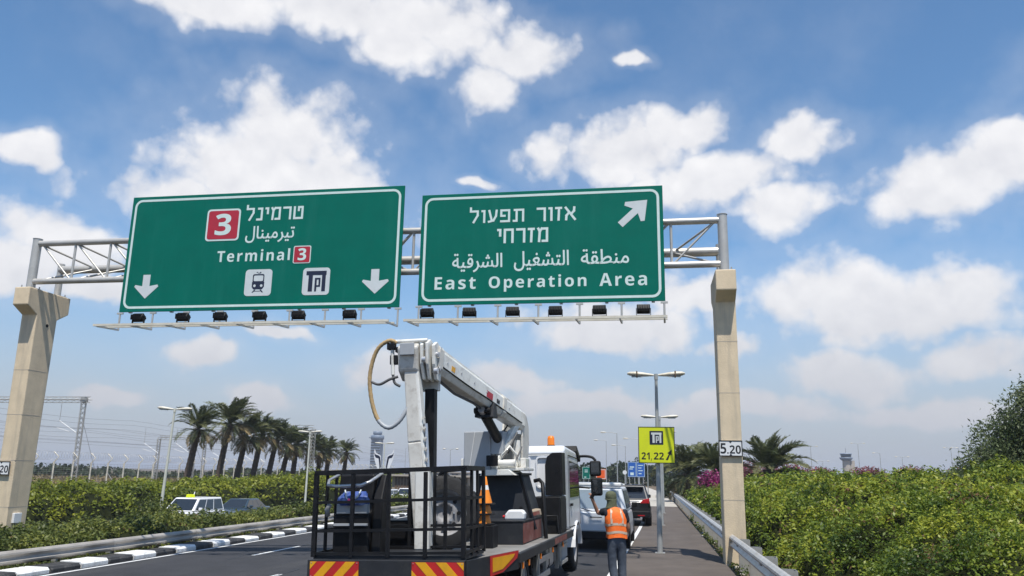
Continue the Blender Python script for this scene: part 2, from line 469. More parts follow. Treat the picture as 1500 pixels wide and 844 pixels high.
class MB:
    """collects shapes and links them as one mesh object"""

    def __init__(s):
        s.v, s.f, s.m, s.sm = [], [], [], []
        s.mi = 0

    def add(s, vs, fs, smooth=False):
        b = len(s.v)
        s.v += [tuple(v) for v in vs]
        for f in fs:
            s.f.append([b + i for i in f])
            s.m.append(s.mi)
            s.sm.append(smooth)
        return s

    def bx(s, x0, x1, y0, y1, z0, z1, rot=None):
        vs = [Vector(p) for p in ((x0, y0, z0), (x1, y0, z0), (x1, y1, z0), (x0, y1, z0), (x0, y0, z1), (x1, y0, z1), (x1, y1, z1), (x0, y1, z1))]
        if rot is not None:
            c = Vector(((x0 + x1) / 2, (y0 + y1) / 2, (z0 + z1) / 2))
            vs = [c + rot @ (v - c) for v in vs]
        return s.add(vs, [(0, 3, 2, 1), (4, 5, 6, 7), (0, 1, 5, 4), (1, 2, 6, 5), (2, 3, 7, 6), (3, 0, 4, 7)])

    def beam(s, p, q, w, h, w1=None, h1=None, up=(0, 0, 1)):
        """box beam from p to q, section w (sideways) x h (up)"""
        p, q = Vector(p), Vector(q)
        d = (q - p).normalized()
        x = d.cross(Vector(up))
        if x.length < 1e-4:
            x = d.cross(Vector((0, 1, 0)))
        x.normalize()
        z = x.cross(d)
        w1 = w if w1 is None else w1
        h1 = h if h1 is None else h1
        vs = []
        for c, a, b in ((p, w, h), (q, w1, h1)):
            vs += [c - x * a / 2 - z * b / 2, c + x * a / 2 - z * b / 2, c + x * a / 2 + z * b / 2, c - x * a / 2 + z * b / 2]
        return s.add(vs, [(0, 1, 2, 3), (7, 6, 5, 4), (0, 4, 5, 1), (1, 5, 6, 2), (2, 6, 7, 3), (3, 7, 4, 0)])

    def cyl(s, p, q, r, r1=None, n=12, caps=True):
        p, q = Vector(p), Vector(q)
        r1 = r if r1 is None else r1
        d = (q - p).normalized()
        x = d.orthogonal().normalized()
        y = d.cross(x)
        vs = []
        for c, rr in ((p, r), (q, r1)):
            for i in range(n):
                a = 2 * math.pi * i / n
                vs.append(c + (x * math.cos(a) + y * math.sin(a)) * rr)
        s.add(vs, [(i, (i + 1) % n, n + (i + 1) % n, n + i) for i in range(n)], True)
        if caps:
            s.add(vs[:n], [tuple(range(n - 1, -1, -1))])
            s.add(vs[n:], [tuple(range(n))])
        return s

    def tube(s, pts, r, n=8, closed=False):
        pts = [Vector(p) for p in pts]
        rs = r if isinstance(r, (list, tuple)) else [r] * len(pts)
        vs = []
        px = None
        for i, p in enumerate(pts):
            a = pts[max(i - 1, 0)] if not closed else pts[i - 1]
            b = pts[min(i + 1, len(pts) - 1)] if not closed else pts[(i + 1) % len(pts)]
            d = (b - a).normalized()
            if px is None:
                px = d.orthogonal().normalized()
            px = (px - d * px.dot(d)).normalized()
            py = d.cross(px)
            for k in range(n):
                t = 2 * math.pi * k / n
                vs.append(p + (px * math.cos(t) + py * math.sin(t)) * rs[i])
        m = len(pts)
        fs = []
        for i in range(m if closed else m - 1):
            j = (i + 1) % m
            for k in range(n):
                l = (k + 1) % n
                fs.append((i * n + k, i * n + l, j * n + l, j * n + k))
        s.add(vs, fs, True)
        if not closed:
            s.add(vs[:n], [tuple(range(n - 1, -1, -1))])
            s.add(vs[-n:], [tuple(range(n))])
        return s

    def prism(s, poly, axis, a, b):
        """polygon (2-D) pushed from a to b along axis"""
        def P(u, w, t):
            return {'x': (t, u, w), 'y': (u, t, w), 'z': (u, w, t)}[axis]
        n = len(poly)
        vs = [P(u, w, a) for u, w in poly] + [P(u, w, b) for u, w in poly]
        fs = [tuple(range(n)), tuple(range(2 * n - 1, n - 1, -1))] + [(i, n + i, n + (i + 1) % n, (i + 1) % n) for i in range(n)]
        return s.add(vs, fs)

    def loft(s, secs, smooth=True, caps=True):
        n = len(secs[0])
        vs = [p for sec in secs for p in sec]
        fs = []
        for i in range(len(secs) - 1):
            for k in range(n):
                l = (k + 1) % n
                fs.append((i * n + k, i * n + l, (i + 1) * n + l, (i + 1) * n + k))
        s.add(vs, fs, smooth)
        if caps:
            s.add(secs[0], [tuple(range(n - 1, -1, -1))])
            s.add(secs[-1], [tuple(range(n))])
        return s

    def lathe(s, prof, c, axis=(0, 0, 1), n=24):
        """profile of (radius, height) turned about an axis through c"""
        c, d = Vector(c), Vector(axis).normalized()
        x = d.orthogonal().normalized()
        y = d.cross(x)
        vs = []
        for r, h in prof:
            for i in range(n):
                a = 2 * math.pi * i / n
                vs.append(c + d * h + (x * math.cos(a) + y * math.sin(a)) * r)
        fs = [(i * n + k, i * n + (k + 1) % n, (i + 1) * n + (k + 1) % n, (i + 1) * n + k) for i in range(len(prof) - 1) for k in range(n)]
        return s.add(vs, fs, True)

    def mesh(s, name, mats):
        me = bpy.data.meshes.new(name)
        me.from_pydata(s.v, [], s.f)
        for m in (mats if isinstance(mats, (list, tuple)) else [mats]):
            me.materials.append(M[m] if isinstance(m, str) else m)
        me.polygons.foreach_set('material_index', s.m)
        me.polygons.foreach_set('use_smooth', s.sm)
        bm = bmesh.new()
        bm.from_mesh(me)
        bmesh.ops.recalc_face_normals(bm, faces=bm.faces)
        bm.to_mesh(me)
        bm.free()
        return me

    def build(s, name, mats, parent=None, bevel=0.0, seg=2):
        o = bpy.data.objects.new(name, s.mesh(name, mats))
        if bevel:
            b = o.modifiers.new('bevel', 'BEVEL')
            b.width = bevel
            b.segments = seg
            b.limit_method = 'ANGLE'
            b.angle_limit = R(40)
        return link(o, parent)


def rect(x0, x1, y0, y1):
    return [(x0, y0), (x1, y0), (x1, y1), (x0, y1)]


def rrect(x0, x1, y0, y1, r, n=5):
    out = []
    for cx, cy, a0 in ((x1 - r, y1 - r, 0), (x0 + r, y1 - r, 90), (x0 + r, y0 + r, 180), (x1 - r, y0 + r, 270)):
        for i in range(n + 1):
            a = R(a0 + 90 * i / n)
            out.append((cx + r * math.cos(a), cy + r * math.sin(a)))
    return out


def ring(mb, outer, inner, axis, a, b):
    """band between two outlines of equal point count"""
    def P(u, w, t):
        return {'x': (t, u, w), 'y': (u, t, w), 'z': (u, w, t)}[axis]
    n = len(outer)
    vs = [P(*p, t) for t in (a, b) for o in (outer, inner) for p in o]
    fs = []
    for i in range(n):
        j = (i + 1) % n
        fs += [(i, j, n + j, n + i), (2 * n + i, 3 * n + i, 3 * n + j, 2 * n + j), (i, 2 * n + i, 2 * n + j, j), (n + i, n + j, 3 * n + j, 3 * n + i)]
    mb.add(vs, fs)
    return mb


def copy_tree(o, parent=None):
    c = o.copy()
    col.objects.link(c)
    c.parent = parent
    for ch in o.children:
        copy_tree(ch, c)
    return c


def smooth_path(pts, n=6):
    pts = [Vector(p) for p in pts]
    out = []
    for i in range(len(pts) - 1):
        p0, p1, p2, p3 = pts[max(i - 1, 0)], pts[i], pts[i + 1], pts[min(i + 2, len(pts) - 1)]
        for k in range(n):
            t = k / n
            out.append(0.5 * ((2 * p1) + (-p0 + p2) * t + (2 * p0 - 5 * p1 + 4 * p2 - p3) * t * t + (-p0 + 3 * p1 - 3 * p2 + p3) * t ** 3))
    out.append(pts[-1])
    return out


def sans(t):
    """the same letters and digits in the font's bold sans alphabet"""
    out = ''
    for c in t:
        if 'A' <= c <= 'Z':
            out += chr(0x1D5D4 + ord(c) - 65)
        elif 'a' <= c <= 'z':
            out += chr(0x1D5EE + ord(c) - 97)
        elif '0' <= c <= '9':
            out += chr(0x1D7EC + ord(c) - 48)
        else:
            out += c
    return out


def text_mesh(name, body, mat_, x0, x1, z0, z1, y, bold=0.0, spacing=1.0, parent=None):
    """one word of lettering fitted into the box x0..x1, z0..z1 on a plane facing -Y; bold = stroke growth in metres"""
    cu = bpy.data.curves.new(name, 'FONT')
    cu.body = body
    cu.size = 1.0
    cu.space_character = spacing
    cu.resolution_u = 9
    tmp = bpy.data.objects.new(name + '_tmp', cu)
    col.objects.link(tmp)
    dg = bpy.context.evaluated_depsgraph_get()
    me = bpy.data.meshes.new_from_object(tmp.evaluated_get(dg))
    bpy.data.objects.remove(tmp)
    co = np.empty(len(me.vertices) * 3)
    me.vertices.foreach_get('co', co)
    co = co.reshape(-1, 3)
    fs = [list(p.vertices) for p in me.polygons]
    mn, mx = co.min(0), co.max(0)
    out = np.empty_like(co)
    b = bold
    out[:, 0] = x0 + b + (co[:, 0] - mn[0]) / (mx[0] - mn[0]) * (x1 - x0 - 2 * b)
    out[:, 2] = z0 + b + (co[:, 1] - mn[1]) / (mx[1] - mn[1]) * (z1 - z0 - 2 * b)
    out[:, 1] = y
    shifts = [(0, 0)] if not b else [(0, 0), (b, 0), (-b, 0), (0, b), (0, -b), (b * .7, b * .7), (-b * .7, b * .7), (b * .7, -b * .7), (-b * .7, -b * .7)]
    vs, faces = [], []
    for k, (dx, dz) in enumerate(shifts):
        faces += [[i + k * len(co) for i in f] for f in fs]
        vs.append(out + np.array([dx, -0.00015 * k, dz]))
    m2 = bpy.data.meshes.new(name)
    m2.from_pydata(np.vstack(vs).tolist(), [], faces)
    m2.materials.append(M[mat_])
    bpy.data.meshes.remove(me)
    return link(bpy.data.objects.new(name, m2), parent)


# terrain: level under the sidewalk, 3 % crossfall over the carriageway, a lower opposite carriageway, a bank with palms
_gx = [-3000, -60, -52, -44, -40, -36, -33, -31.5, -22, -20, -14, -2, 1.9, 3.0, 6.0, 10, 60, 3000]
_gz = [-0.35, -0.35, -0.2, 0.0, -0.05, -0.35, -1.1, -1.12, -1.12, -0.75, -0.36, 0.0, 0.0, 0.25, 0.75, 0.95, 0.95, 0.95]


def g(x):
    return float(np.interp(x, _gx, _gz))


def bend(y):
    return -0.00028 * max(0.0, y - 60) ** 2


_np = np


def vnoise(x, y, seed=0):
    xi, yi = np.floor(x).astype(int), np.floor(y).astype(int)
    fx, fy = x - xi, y - yi
    fx, fy = fx * fx * (3 - 2 * fx), fy * fy * (3 - 2 * fy)

    def h(a, b):
        v = np.sin(a * 127.1 + b * 311.7 + seed * 74.7) * 43758.5453
        return v - np.floor(v)
    return (h(xi, yi) * (1 - fx) + h(xi + 1, yi) * fx) * (1 - fy) + (h(xi, yi + 1) * (1 - fx) + h(xi + 1, yi + 1) * fx) * fy


def leaf_arrays(p, size, up=0.7, aspect=0.5, jit=0.35, nrm=None):
    """diamond leaves at points p (N,3): returns verts (4N,3), each leaf slightly folded"""
    n = len(p)
    nr = rng.normal(size=(n, 3))
    nr /= np.linalg.norm(nr, axis=1)[:, None]
    nr[:, 2] += up
    if nrm is not None:
        nr = nr * 0.75 + nrm
    nr /= np.linalg.norm(nr, axis=1)[:, None]
    t = np.cross(nr, rng.normal(size=(n, 3)))
    t /= np.linalg.norm(t, axis=1)[:, None] + 1e-9
    b = np.cross(nr, t)
    s = (size * (1 + jit * rng.uniform(-1, 1, n)))[:, None]
    v = np.empty((n, 4, 3))
    v[:, 0] = p - t * s * 0.5
    v[:, 1] = p + b * s * aspect * 0.5 + nr * s * 0.1
    v[:, 2] = p + t * s * 0.5
    v[:, 3] = p - b * s * aspect * 0.5 + nr * s * 0.1
    return v.reshape(-1, 3)


def np_mesh(name, verts, quads, mats, midx=None):
    me = bpy.data.meshes.new(name)
    nv, nf = len(verts), len(quads)
    me.vertices.add(nv)
    me.vertices.foreach_set('co', np.ascontiguousarray(verts, dtype=np.float32).ravel())
    me.loops.add(nf * 4)
    me.loops.foreach_set('vertex_index', np.ascontiguousarray(quads, dtype=np.int32).ravel())
    me.polygons.add(nf)
    me.polygons.foreach_set('loop_start', np.arange(0, nf * 4, 4, dtype=np.int32))
    for m in mats:
        me.materials.append(M[m])
    if midx is not None:
        me.polygons.foreach_set('material_index', np.asarray(midx, dtype=np.int32))
    me.update(calc_edges=True)
    return me


def leaf_object(name, p, size, mat_, parent=None, under=None, **kw):
    """a mass of leaves; under = (verts, quads) of a dark inner surface that belongs to the same plant"""
    v = leaf_arrays(p, size, **kw)
    q = np.arange(len(v)).reshape(-1, 4)
    mi = np.zeros(len(q), int)
    mats = [mat_]
    if under is not None:
        uv, uq = under
        q = np.vstack([q, uq + len(v)])
        mi = np.concatenate([mi, np.ones(len(uq), int)])
        v = np.vstack([v, uv])
        mats.append('under')
    o = bpy.data.objects.new(name, np_mesh(name, v, q, mats, mi))
    return link(o, parent)
# ------------------------------------------------------------------ ground, roads, sidewalk
def strip_mesh(name, xs, ys, zf, m, parent=None, kind='structure', follow=False, lift=0.0):
    vs, fs = [], []
    for y in ys:
        for x in xs:
            xx = x + (bend(y) if follow else 0)
            vs.append((xx, y, zf(x) + lift))
    n = len(xs)
    for j in range(len(ys) - 1):
        for i in range(n - 1):
            fs.append((j * n + i, j * n + i + 1, (j + 1) * n + i + 1, (j + 1) * n + i))
    me = bpy.data.meshes.new(name)
    me.from_pydata(vs, [], fs)
    me.materials.append(M[m])
    o = link(bpy.data.objects.new(name, me), parent)
    if parent is None:
        tag(o, kind=kind)
    return o


ys_long = [-40, 0, 20, 40, 60] + list(range(70, 300, 10)) + [320, 360, 420, 500]
strip_mesh('ground', [-3000, -400, -120] + [x for x in _gx if -70 < x < 70] + [120, 400, 3000], [-200, -40, 0, 40, 80, 150, 300, 600, 1200, 4000], lambda x: g(x) - 0.02, 'soil')
road = strip_mesh('road', [-13.75, -8, -2, -0.75], ys_long, g, 'asphalt', follow=True, lift=0.004)
walk = strip_mesh('sidewalk', [-0.75, 1.72], [-40, 0, 20, 40, 58], lambda x: 0.0, 'walk', lift=0.006)
strip_mesh('pavement', [-0.62, 1.75], [58] + [y for y in ys_long if y > 58], lambda x: 0.0, 'pale_concrete', follow=True, lift=0.02)
oroad = strip_mesh('opposite_road', [-31, -22.5], [-40, 60, 120, 220, 400], g, 'asphalt', lift=0.006)


def line_strip(name, x, w, y0, y1, parent, step=5.0, zl=0.009, wob=0.0):
    ys = list(np.arange(y0, y1, step)) + [y1]
    vs, fs = [], []
    for i, y in enumerate(ys):
        xx = (x(y) if callable(x) else x) + bend(y)
        vs += [(xx - w / 2, y, g(xx - w / 2) + zl), (xx + w / 2, y, g(xx + w / 2) + zl)]
        if i:
            fs.append((2 * i - 2, 2 * i - 1, 2 * i + 1, 2 * i))
    me = bpy.data.meshes.new(name)
    me.from_pydata(vs, [], fs)
    me.materials.append(M['road_white'])
    return link(bpy.data.objects.new(name, me), parent)


line_strip('edge_line', -13.12, 0.13, -10, 260, road)
line_strip('edge_line', lambda y: float(np.interp(y, [0, 17.5, 33.5, 50, 60, 75, 260], [-1.25, -0.88, -0.5, -0.28, -0.5, -0.72, -0.72])), 0.13, 2, 240, road, 3.0, 0.011)
for k in range(22):
    y0 = 13.3 + k * 8.0
    line_strip('lane_dash', -10.69, 0.12, y0, y0 + 3.0, road, 3.0)
    line_strip('lane_dash', -7.89, 0.12, y0 + 0.75, y0 + 3.75, road, 3.0)
# repair seam and a tar patch on the walk
mb = MB()
for k in range(9):
    y = 13 + k * 4.3
    pts = [(-0.6 + i * 0.28, y + random.uniform(-0.03, 0.03)) for i in range(8)]
    for a, b in zip(pts, pts[1:]):
        mb.add([(a[0], a[1] - 0.012, 0.0105), (b[0], b[1] - 0.012, 0.0105), (b[0], b[1] + 0.012, 0.0105), (a[0], a[1] + 0.012, 0.0105)], [(0, 1, 2, 3)])
mb.build('expansion_joint', 'kerb_black', walk)

for k in range(7):
    x_, y_ = random.uniform(-12.5, -5.5), 11 + k * 4.5
    mb = MB()
    p_ = [(x_ + random.uniform(-0.05, 0.05) + 0.12 * math.sin(i * 0.7 + k), y_ + i * 0.55) for i in range(14)]
    for a, b in zip(p_, p_[1:]):
        mb.add([(a[0] - 0.02, a[1], g(a[0]) + 0.0095), (a[0] + 0.02, a[1], g(a[0]) + 0.0095), (b[0] + 0.02, b[1], g(b[0]) + 0.0095), (b[0] - 0.02, b[1], g(b[0]) + 0.0095)], [(0, 1, 2, 3)])
    mb.build('tar_seam', 'ink', road)

# kerb of alternating white and black stones along the median
kerb = MB().bx(-14.05, -13.42, 78, 250, -0.36, -0.2).build('kerb', 'pale_concrete')
tag(kerb, kind='structure')


def kerb_mesh(m):
    p = [(-13.95, -0.05), (-13.36, -0.05), (-13.36, 0.09), (-13.41, 0.145), (-13.95, 0.15)]
    return MB().prism([(x + 13.65, z) for x, z in p], 'y', 0.012, 1.0).mesh('kerb_stone', m)


km = [kerb_mesh('kerb_white'), kerb_mesh('kerb_black')]
for k in range(76):
    o = link(bpy.data.objects.new('kerb_stone', km[k % 2]), kerb)
    o.location = (-13.65 + random.uniform(-0.012, 0.012), 2 + k, -0.345 + random.uniform(-0.012, 0.012))
    o.rotation_euler = (random.uniform(-0.008, 0.008), random.uniform(-0.012, 0.012), random.uniform(-0.012, 0.012))
    o.scale = (1, random.uniform(0.96, 1.0), 1)

# ------------------------------------------------------------------ guard rails (W-beam)
W_PROF = [(0.0, 0.0), (0.028, 0.012), (0.07, 0.05), (0.078, 0.085), (0.035, 0.125), (0.018, 0.155), (0.035, 0.185), (0.078, 0.225), (0.07, 0.26), (0.028, 0.298), (0.0, 0.31)]


def w_beam(length):
    a = W_PROF + [(-0.004, 0.31)] + [(u - 0.005, w) for u, w in reversed(W_PROF[1:-1])] + [(-0.004, 0.0)]
    return MB().prism(a, 'y', 0, length)


def guardrail(x, y0, n, ztop, side, m, label, follow=False, post_w=0.12, depth=0.16):
    root = empty('guardrail', (x, y0, 0), label=label, cat='guardrail')
    rail = w_beam(4.02).mesh('rail_beam', m)
    bolt = MB().cyl((0, 0, 0), (side * 0.02, 0, 0), 0.018, n=8).mesh('bolt', 'galv')
    pm = MB()
    pm.bx(-0.005 - depth, -0.005, -post_w / 2, -post_w / 2 + 0.008, -0.9, -0.02)
    pm.bx(-0.005 - depth, -0.005, post_w / 2 - 0.008, post_w / 2, -0.9, -0.02)
    pm.bx(-0.013 - depth, -0.005 - depth, -post_w / 2, post_w / 2, -0.9, -0.02)
    post = pm.mesh('post', 'galv')
    for k in range(n):
        y = k * 4.0
        b0, b1 = (bend(y0 + y), bend(y0 + y + 4)) if follow else (0, 0)
        o = link(bpy.data.objects.new('rail_beam', rail), root)
        o.location = (b0, y, ztop - 0.31)
        o.scale = (side, 1, 1)
        o.rotation_euler = (0, 0, -math.atan2(b1 - b0, 4.0))
        for f in (0.0, 2.0):
            p = link(bpy.data.objects.new('post', post), root)
            p.location = (b0 + (b1 - b0) * f / 4, y + f + 0.12, ztop)
            p.scale = (side, 1, 1)
        for f in (0.1, 0.22):
            p = link(bpy.data.objects.new('bolt', bolt), root)
            p.location = (b0 + side * 0.02, y + f, ztop - 0.155)
    return root


guardrail(-14.05, 4.0, 24, 0.165, 1, 'rail_old', 'long dusty guardrail along the median behind the black and white kerb')
guardrail(1.86, 3.0, 24, 0.70, -1, 'rail_steel', 'bright galvanised guardrail along the right edge of the sidewalk', follow=True, post_w=0.3, depth=0.22)

# ------------------------------------------------------------------ sign gantry
SY = 20.0            # plane of the sign faces
YF, YR = 20.32, 21.42  # front and rear chords
ZT, ZB, ZR = 8.46, 7.30, 7.93
XL, XR = -17.93, 1.93


def pillar(xc, label, board_x, junction=False, board_z=2.70):
    root = empty('gantry_pillar', (xc, 20.85, g(xc) if xc < 0 else 0.0), label=label, cat='pillar', group='concrete pillars of the gantry')
    zb = root.location.z
    w = 0.25
    y0, y1 = 20.02 - 20.85, 21.72 - 20.85
    top = 7.08 - zb
    # T-shaped in side view: a tapering shaft under a wider head
    prof = [(y0, top), (y1, top), (y1, top - 0.52), (0.42, top - 0.78), (0.34, -0.6), (-0.36, -0.6), (-0.42, top - 0.75), (y0, top - 0.52)]
    mb = MB().prism(prof, 'x', -w, w)
    mb.build('shaft', 'concrete', root, bevel=0.025)
    pl = MB().bx(-0.2, 0.2, 20.12 - 20.85, 20.52 - 20.85, top, top + 0.02).bx(-0.2, 0.2, 21.24 - 20.85, 21.6 - 20.85, top, top + 0.02)
    pl.build('base_plate', 'galv', root)
    for dy in (20.16, 20.48, 21.28, 21.56):
        for dx in (-0.16, 0.16):
            MB().cyl((dx, dy - 20.85, top + 0.02), (dx, dy - 20.85, top + 0.09), 0.018, n=6).build('anchor_bolt', 'galv', root)
    # formwork joints of the casting lifts
    for k in range(1, 5):
        zz = k * 1.28 + 0.2
        yb0 = -0.36 - 0.06 * (zz + 0.6) / (top - 0.15)
        MB().bx(-w - 0.0025, w + 0.0025, yb0 - 0.0025, 0.30, zz, zz + 0.012).build('formwork_joint', 'tower_tan', root)
    # height board
    yb = -0.39
    bz = board_z - zb
    for k, (a, b) in enumerate(((board_x - 0.275, board_x + 0.275),)):
        bd = MB().bx(a, b, yb - 0.05, yb - 0.025, bz - 0.185, bz + 0.185).build('height_board', 'plate_white', root)
        fr = MB()
        ring(fr, rect(a - 0.004, b + 0.004, bz - 0.19, bz + 0.19), rect(a + 0.018, b - 0.018, bz - 0.168, bz + 0.168), 'y', yb - 0.056, yb - 0.04)
        fr.build('border', 'ink', bd)
        c = (a + b) / 2
        MB().prism([(c - 0.035, bz + 0.165), (c + 0.035, bz + 0.165), (c, bz + 0.125)], 'y', yb - 0.0545, yb - 0.051).build('notch_mark', 'ink', bd)
        MB().prism([(c - 0.035, bz - 0.165), (c + 0.035, bz - 0.165), (c, bz - 0.125)], 'y', yb - 0.0545, yb - 0.051).build('notch_mark', 'ink', bd)
        text_mesh('number', sans('5'), 'ink', a + 0.035, a + 0.17, bz - 0.125, bz + 0.125, yb - 0.0525, parent=bd)
        MB().prism(rrect(a + 0.19, a + 0.225, bz - 0.125, bz - 0.09, 0.012), 'y', yb - 0.0502, yb - 0.0525).build('point', 'ink', bd)
        text_mesh('number', sans('20'), 'ink', a + 0.25, b - 0.035, bz - 0.125, bz + 0.075, yb - 0.0525, parent=bd)
    if junction:
        j = MB().bx(0.252, 0.33, -0.2, 0.08, 1.05, 1.32).build('junction_box', 'plate_white', root, bevel=0.01)
        MB().cyl((0.275, -0.05, -0.3), (0.275, -0.05, 1.05), 0.022).build('conduit', 'galv', root)
        MB().cyl((0.25, 0.05, top - 1.0), (0.262, 0.05, top - 1.0), 0.05).build('drain_hole', 'black_steel', root)
    return root


pillar(XL, 'tapered concrete gantry pillar standing in the median hedge on the left', -0.13, True, 1.93)
pillar(XR, 'slim concrete gantry pillar behind the right guardrail with a full 5.20 height board', -0.03)

gan = empty('gantry_truss', (-8, YF, 7.08), label='triangular steel pipe truss spanning the road on two concrete pillars', cat='gantry')


def gpt(x, y, z):
    return (x + 8, y - YF, z - 7.08)


def gpart(name, p, q, r, n=12):
    return MB().cyl(gpt(*p), gpt(*q), r, n=n).build(name, 'pipe', gan)


for x in (XL, XR):
    gpart('end_post', (x, YF, 7.1), (x, YF, 8.6), 0.125, 16)
    gpart('end_post', (x, YR, 7.1), (x, YR, 8.12), 0.1, 16)
    gpart('post_cap', (x, YF, 8.6), (x, YF, 8.612), 0.137, 16)
gpart('top_chord', (XL, YF, ZT), (XR, YF, ZT), 0.088, 16)
gpart('bottom_chord', (XL - 0.02, YF, ZB), (XR, YF, ZB), 0.088, 16)
gpart('rear_chord', (XL, YR, ZR), (XR, YR, ZR), 0.125, 16)
NP = 17
dx = (XR - XL - 0.3) / NP
for k in range(NP + 1):
    x = XL + 0.15 + k * dx
    if 0 < k < NP:
        gpart('vertical', (x, YF, ZB + 0.05), (x, YF, ZT - 0.05), 0.036, 10)
    if k < NP:
        if k < NP / 2:
            a, b = x + 0.06, x + dx - 0.06
        else:
            a, b = x + dx - 0.06, x + 0.06
        gpart('diagonal_brace', (a, YF + 0.01, ZT - 0.05), (b, YF + 0.01, ZB + 0.05), 0.028, 8)
        gpart('diagonal_brace', (a, YF + 0.03, ZT - 0.05), (b, YR, ZR), 0.03, 8)
        gpart('diagonal_brace', (x + dx / 2 - (0.45 if k < NP / 2 else -0.45), YF + 0.03, ZB + 0.05), (b, YR, ZR), 0.03, 8)


def arrow_down(x0, x1, z0, z1):
    c, w = (x0 + x1) / 2, (x1 - x0)
    h = z1 - z0
    return [(c - w * 0.17, z1), (c + w * 0.13, z1), (c + w * 0.13, z0 + h * 0.52), (x1 - w * 0.04, z0 + h * 0.58), (x1, z0 + h * 0.5), (c, z0), (x0, z0 + h * 0.5), (x0 + w * 0.04, z0 + h * 0.58), (c - w * 0.17, z0 + h * 0.52)]


def parking_symbol(parent, x0, x1, z0, z1, y, ink):
    """P under a gate-shaped roof"""
    w, h = x1 - x0, z1 - z0
    mb = MB()

    def rc(a, b, c, d):
        mb.prism(rect(x0 + a * w, x0 + b * w, z0 + c * h, z0 + d * h), 'y', y, y - 0.004)
    rc(0.0, 1.0, 0.80, 1.0)
    rc(0.12, 0.33, 0.0, 0.80)
    rc(0.79, 0.97, 0.0, 0.80)
    rc(0.44, 0.54, 0.0, 0.66)
    rc(0.54, 0.72, 0.58, 0.66)
    rc(0.54, 0.72, 0.22, 0.30)
    rc(0.63, 0.72, 0.30, 0.58)
    return mb.build('parking_symbol', ink, parent)


# square sign alphabet: strokes per letter in units of the letter height
HEB = {'ט': (0.62, [[(0, 1), (0, 0), (0.62, 0), (0.62, 1), (0.33, 1), (0.33, 0.72)]]), 'ר': (0.5, [[(0, 1), (0.5, 1), (0.5, 0)]]),
       'מ': (0.62, [[(0.0, 1), (0.1, 0.78), (0.06, 0)], [(0.1, 0.8), (0.25, 1), (0.62, 1), (0.62, 0), (0.32, 0)]]), 'י': (0.14, [[(0, 1), (0.14, 1), (0.14, 0.55)]]),
       'נ': (0.34, [[(0.08, 1), (0.34, 1), (0.34, 0), (0, 0)]]), 'ל': (0.5, [[(0, 1.3), (0, 1), (0.5, 1), (0.5, 0.62), (0.22, 0)]]),
       'א': (0.64, [[(0, 1), (0.64, 0)], [(0.6, 1), (0.58, 0.72), (0.38, 0.44)], [(0.03, 0), (0.05, 0.32), (0.24, 0.6)]]),
       'ז': (0.34, [[(0, 1), (0.34, 1)], [(0.2, 1), (0.17, 0)]]), 'ו': (0.14, [[(0, 1), (0.14, 1), (0.14, 0)]]),
       'ת': (0.66, [[(0.06, 1), (0.66, 1), (0.66, 0)], [(0.2, 1), (0.2, 0), (0.0, 0)]]), 'פ': (0.56, [[(0.24, 0.5), (0, 0.5), (0, 1), (0.56, 1), (0.56, 0), (0, 0)]]),
       'ע': (0.54, [[(0.02, 1), (0.2, 0.12)], [(0.54, 1), (0.5, 0.5), (0.32, 0.1), (0, 0)]]), 'ח': (0.56, [[(0, 0), (0, 1), (0.56, 1), (0.56, 0)]])}


def hebrew_word(word, x0, x1, z0, z1, y, parent):
    """word given in visual order, each letter its own piece"""
    th, gap = 0.19, 0.34
    tot = sum(HEB[c][0] + th for c in word) + (gap - th) * (len(word) - 1)
    sx, sz = (x1 - x0) / tot, (z1 - z0) / (1 + th)
    t = th * sz
    x = x0
    for c in word:
        mb = MB()
        k = 0
        for st in HEB[c][1]:
            pts = [Vector((x + (u + th / 2) * sx, z0 + (v + th / 2) * sz)) for u, v in st]
            for a, b in zip(pts, pts[1:]):
                d = (b - a).normalized()
                n = Vector((-d.y, d.x)) * t / 2
                a2, b2 = a - d * t / 2 * 0.98, b + d * t / 2 * 0.98
                yy = y - 0.0004 * k
                mb.prism([tuple(a2 + n), tuple(a2 - n), tuple(b2 - n), tuple(b2 + n)], 'y', yy, yy - 0.002)
                k += 1
        mb.build('hebrew_letter', 'sign_white', parent)
        x += (HEB[c][0] + gap) * sx


def digit_plate(parent, name, x0, x1, z0, z1, y, txt, k):
    w = x1 - x0
    b = MB().prism(rrect(x0, x1, z0, z1, w * 0.1), 'y', y, y - 0.006).build(name, 'sign_white', parent)
    MB().prism(rrect(x0 + w * 0.05, x1 - w * 0.05, z0 + w * 0.05, z1 - w * 0.05, w * 0.07), 'y', y - 0.006, y - 0.010).build('red_field', 'sign_red', b)
    text_mesh('number', sans(txt), 'sign_white', x0 + w * 0.27, x1 - w * 0.25, z0 + w * 0.16, z1 - w * 0.14, y - 0.0115, bold=w * 0.006, parent=b)
    return b


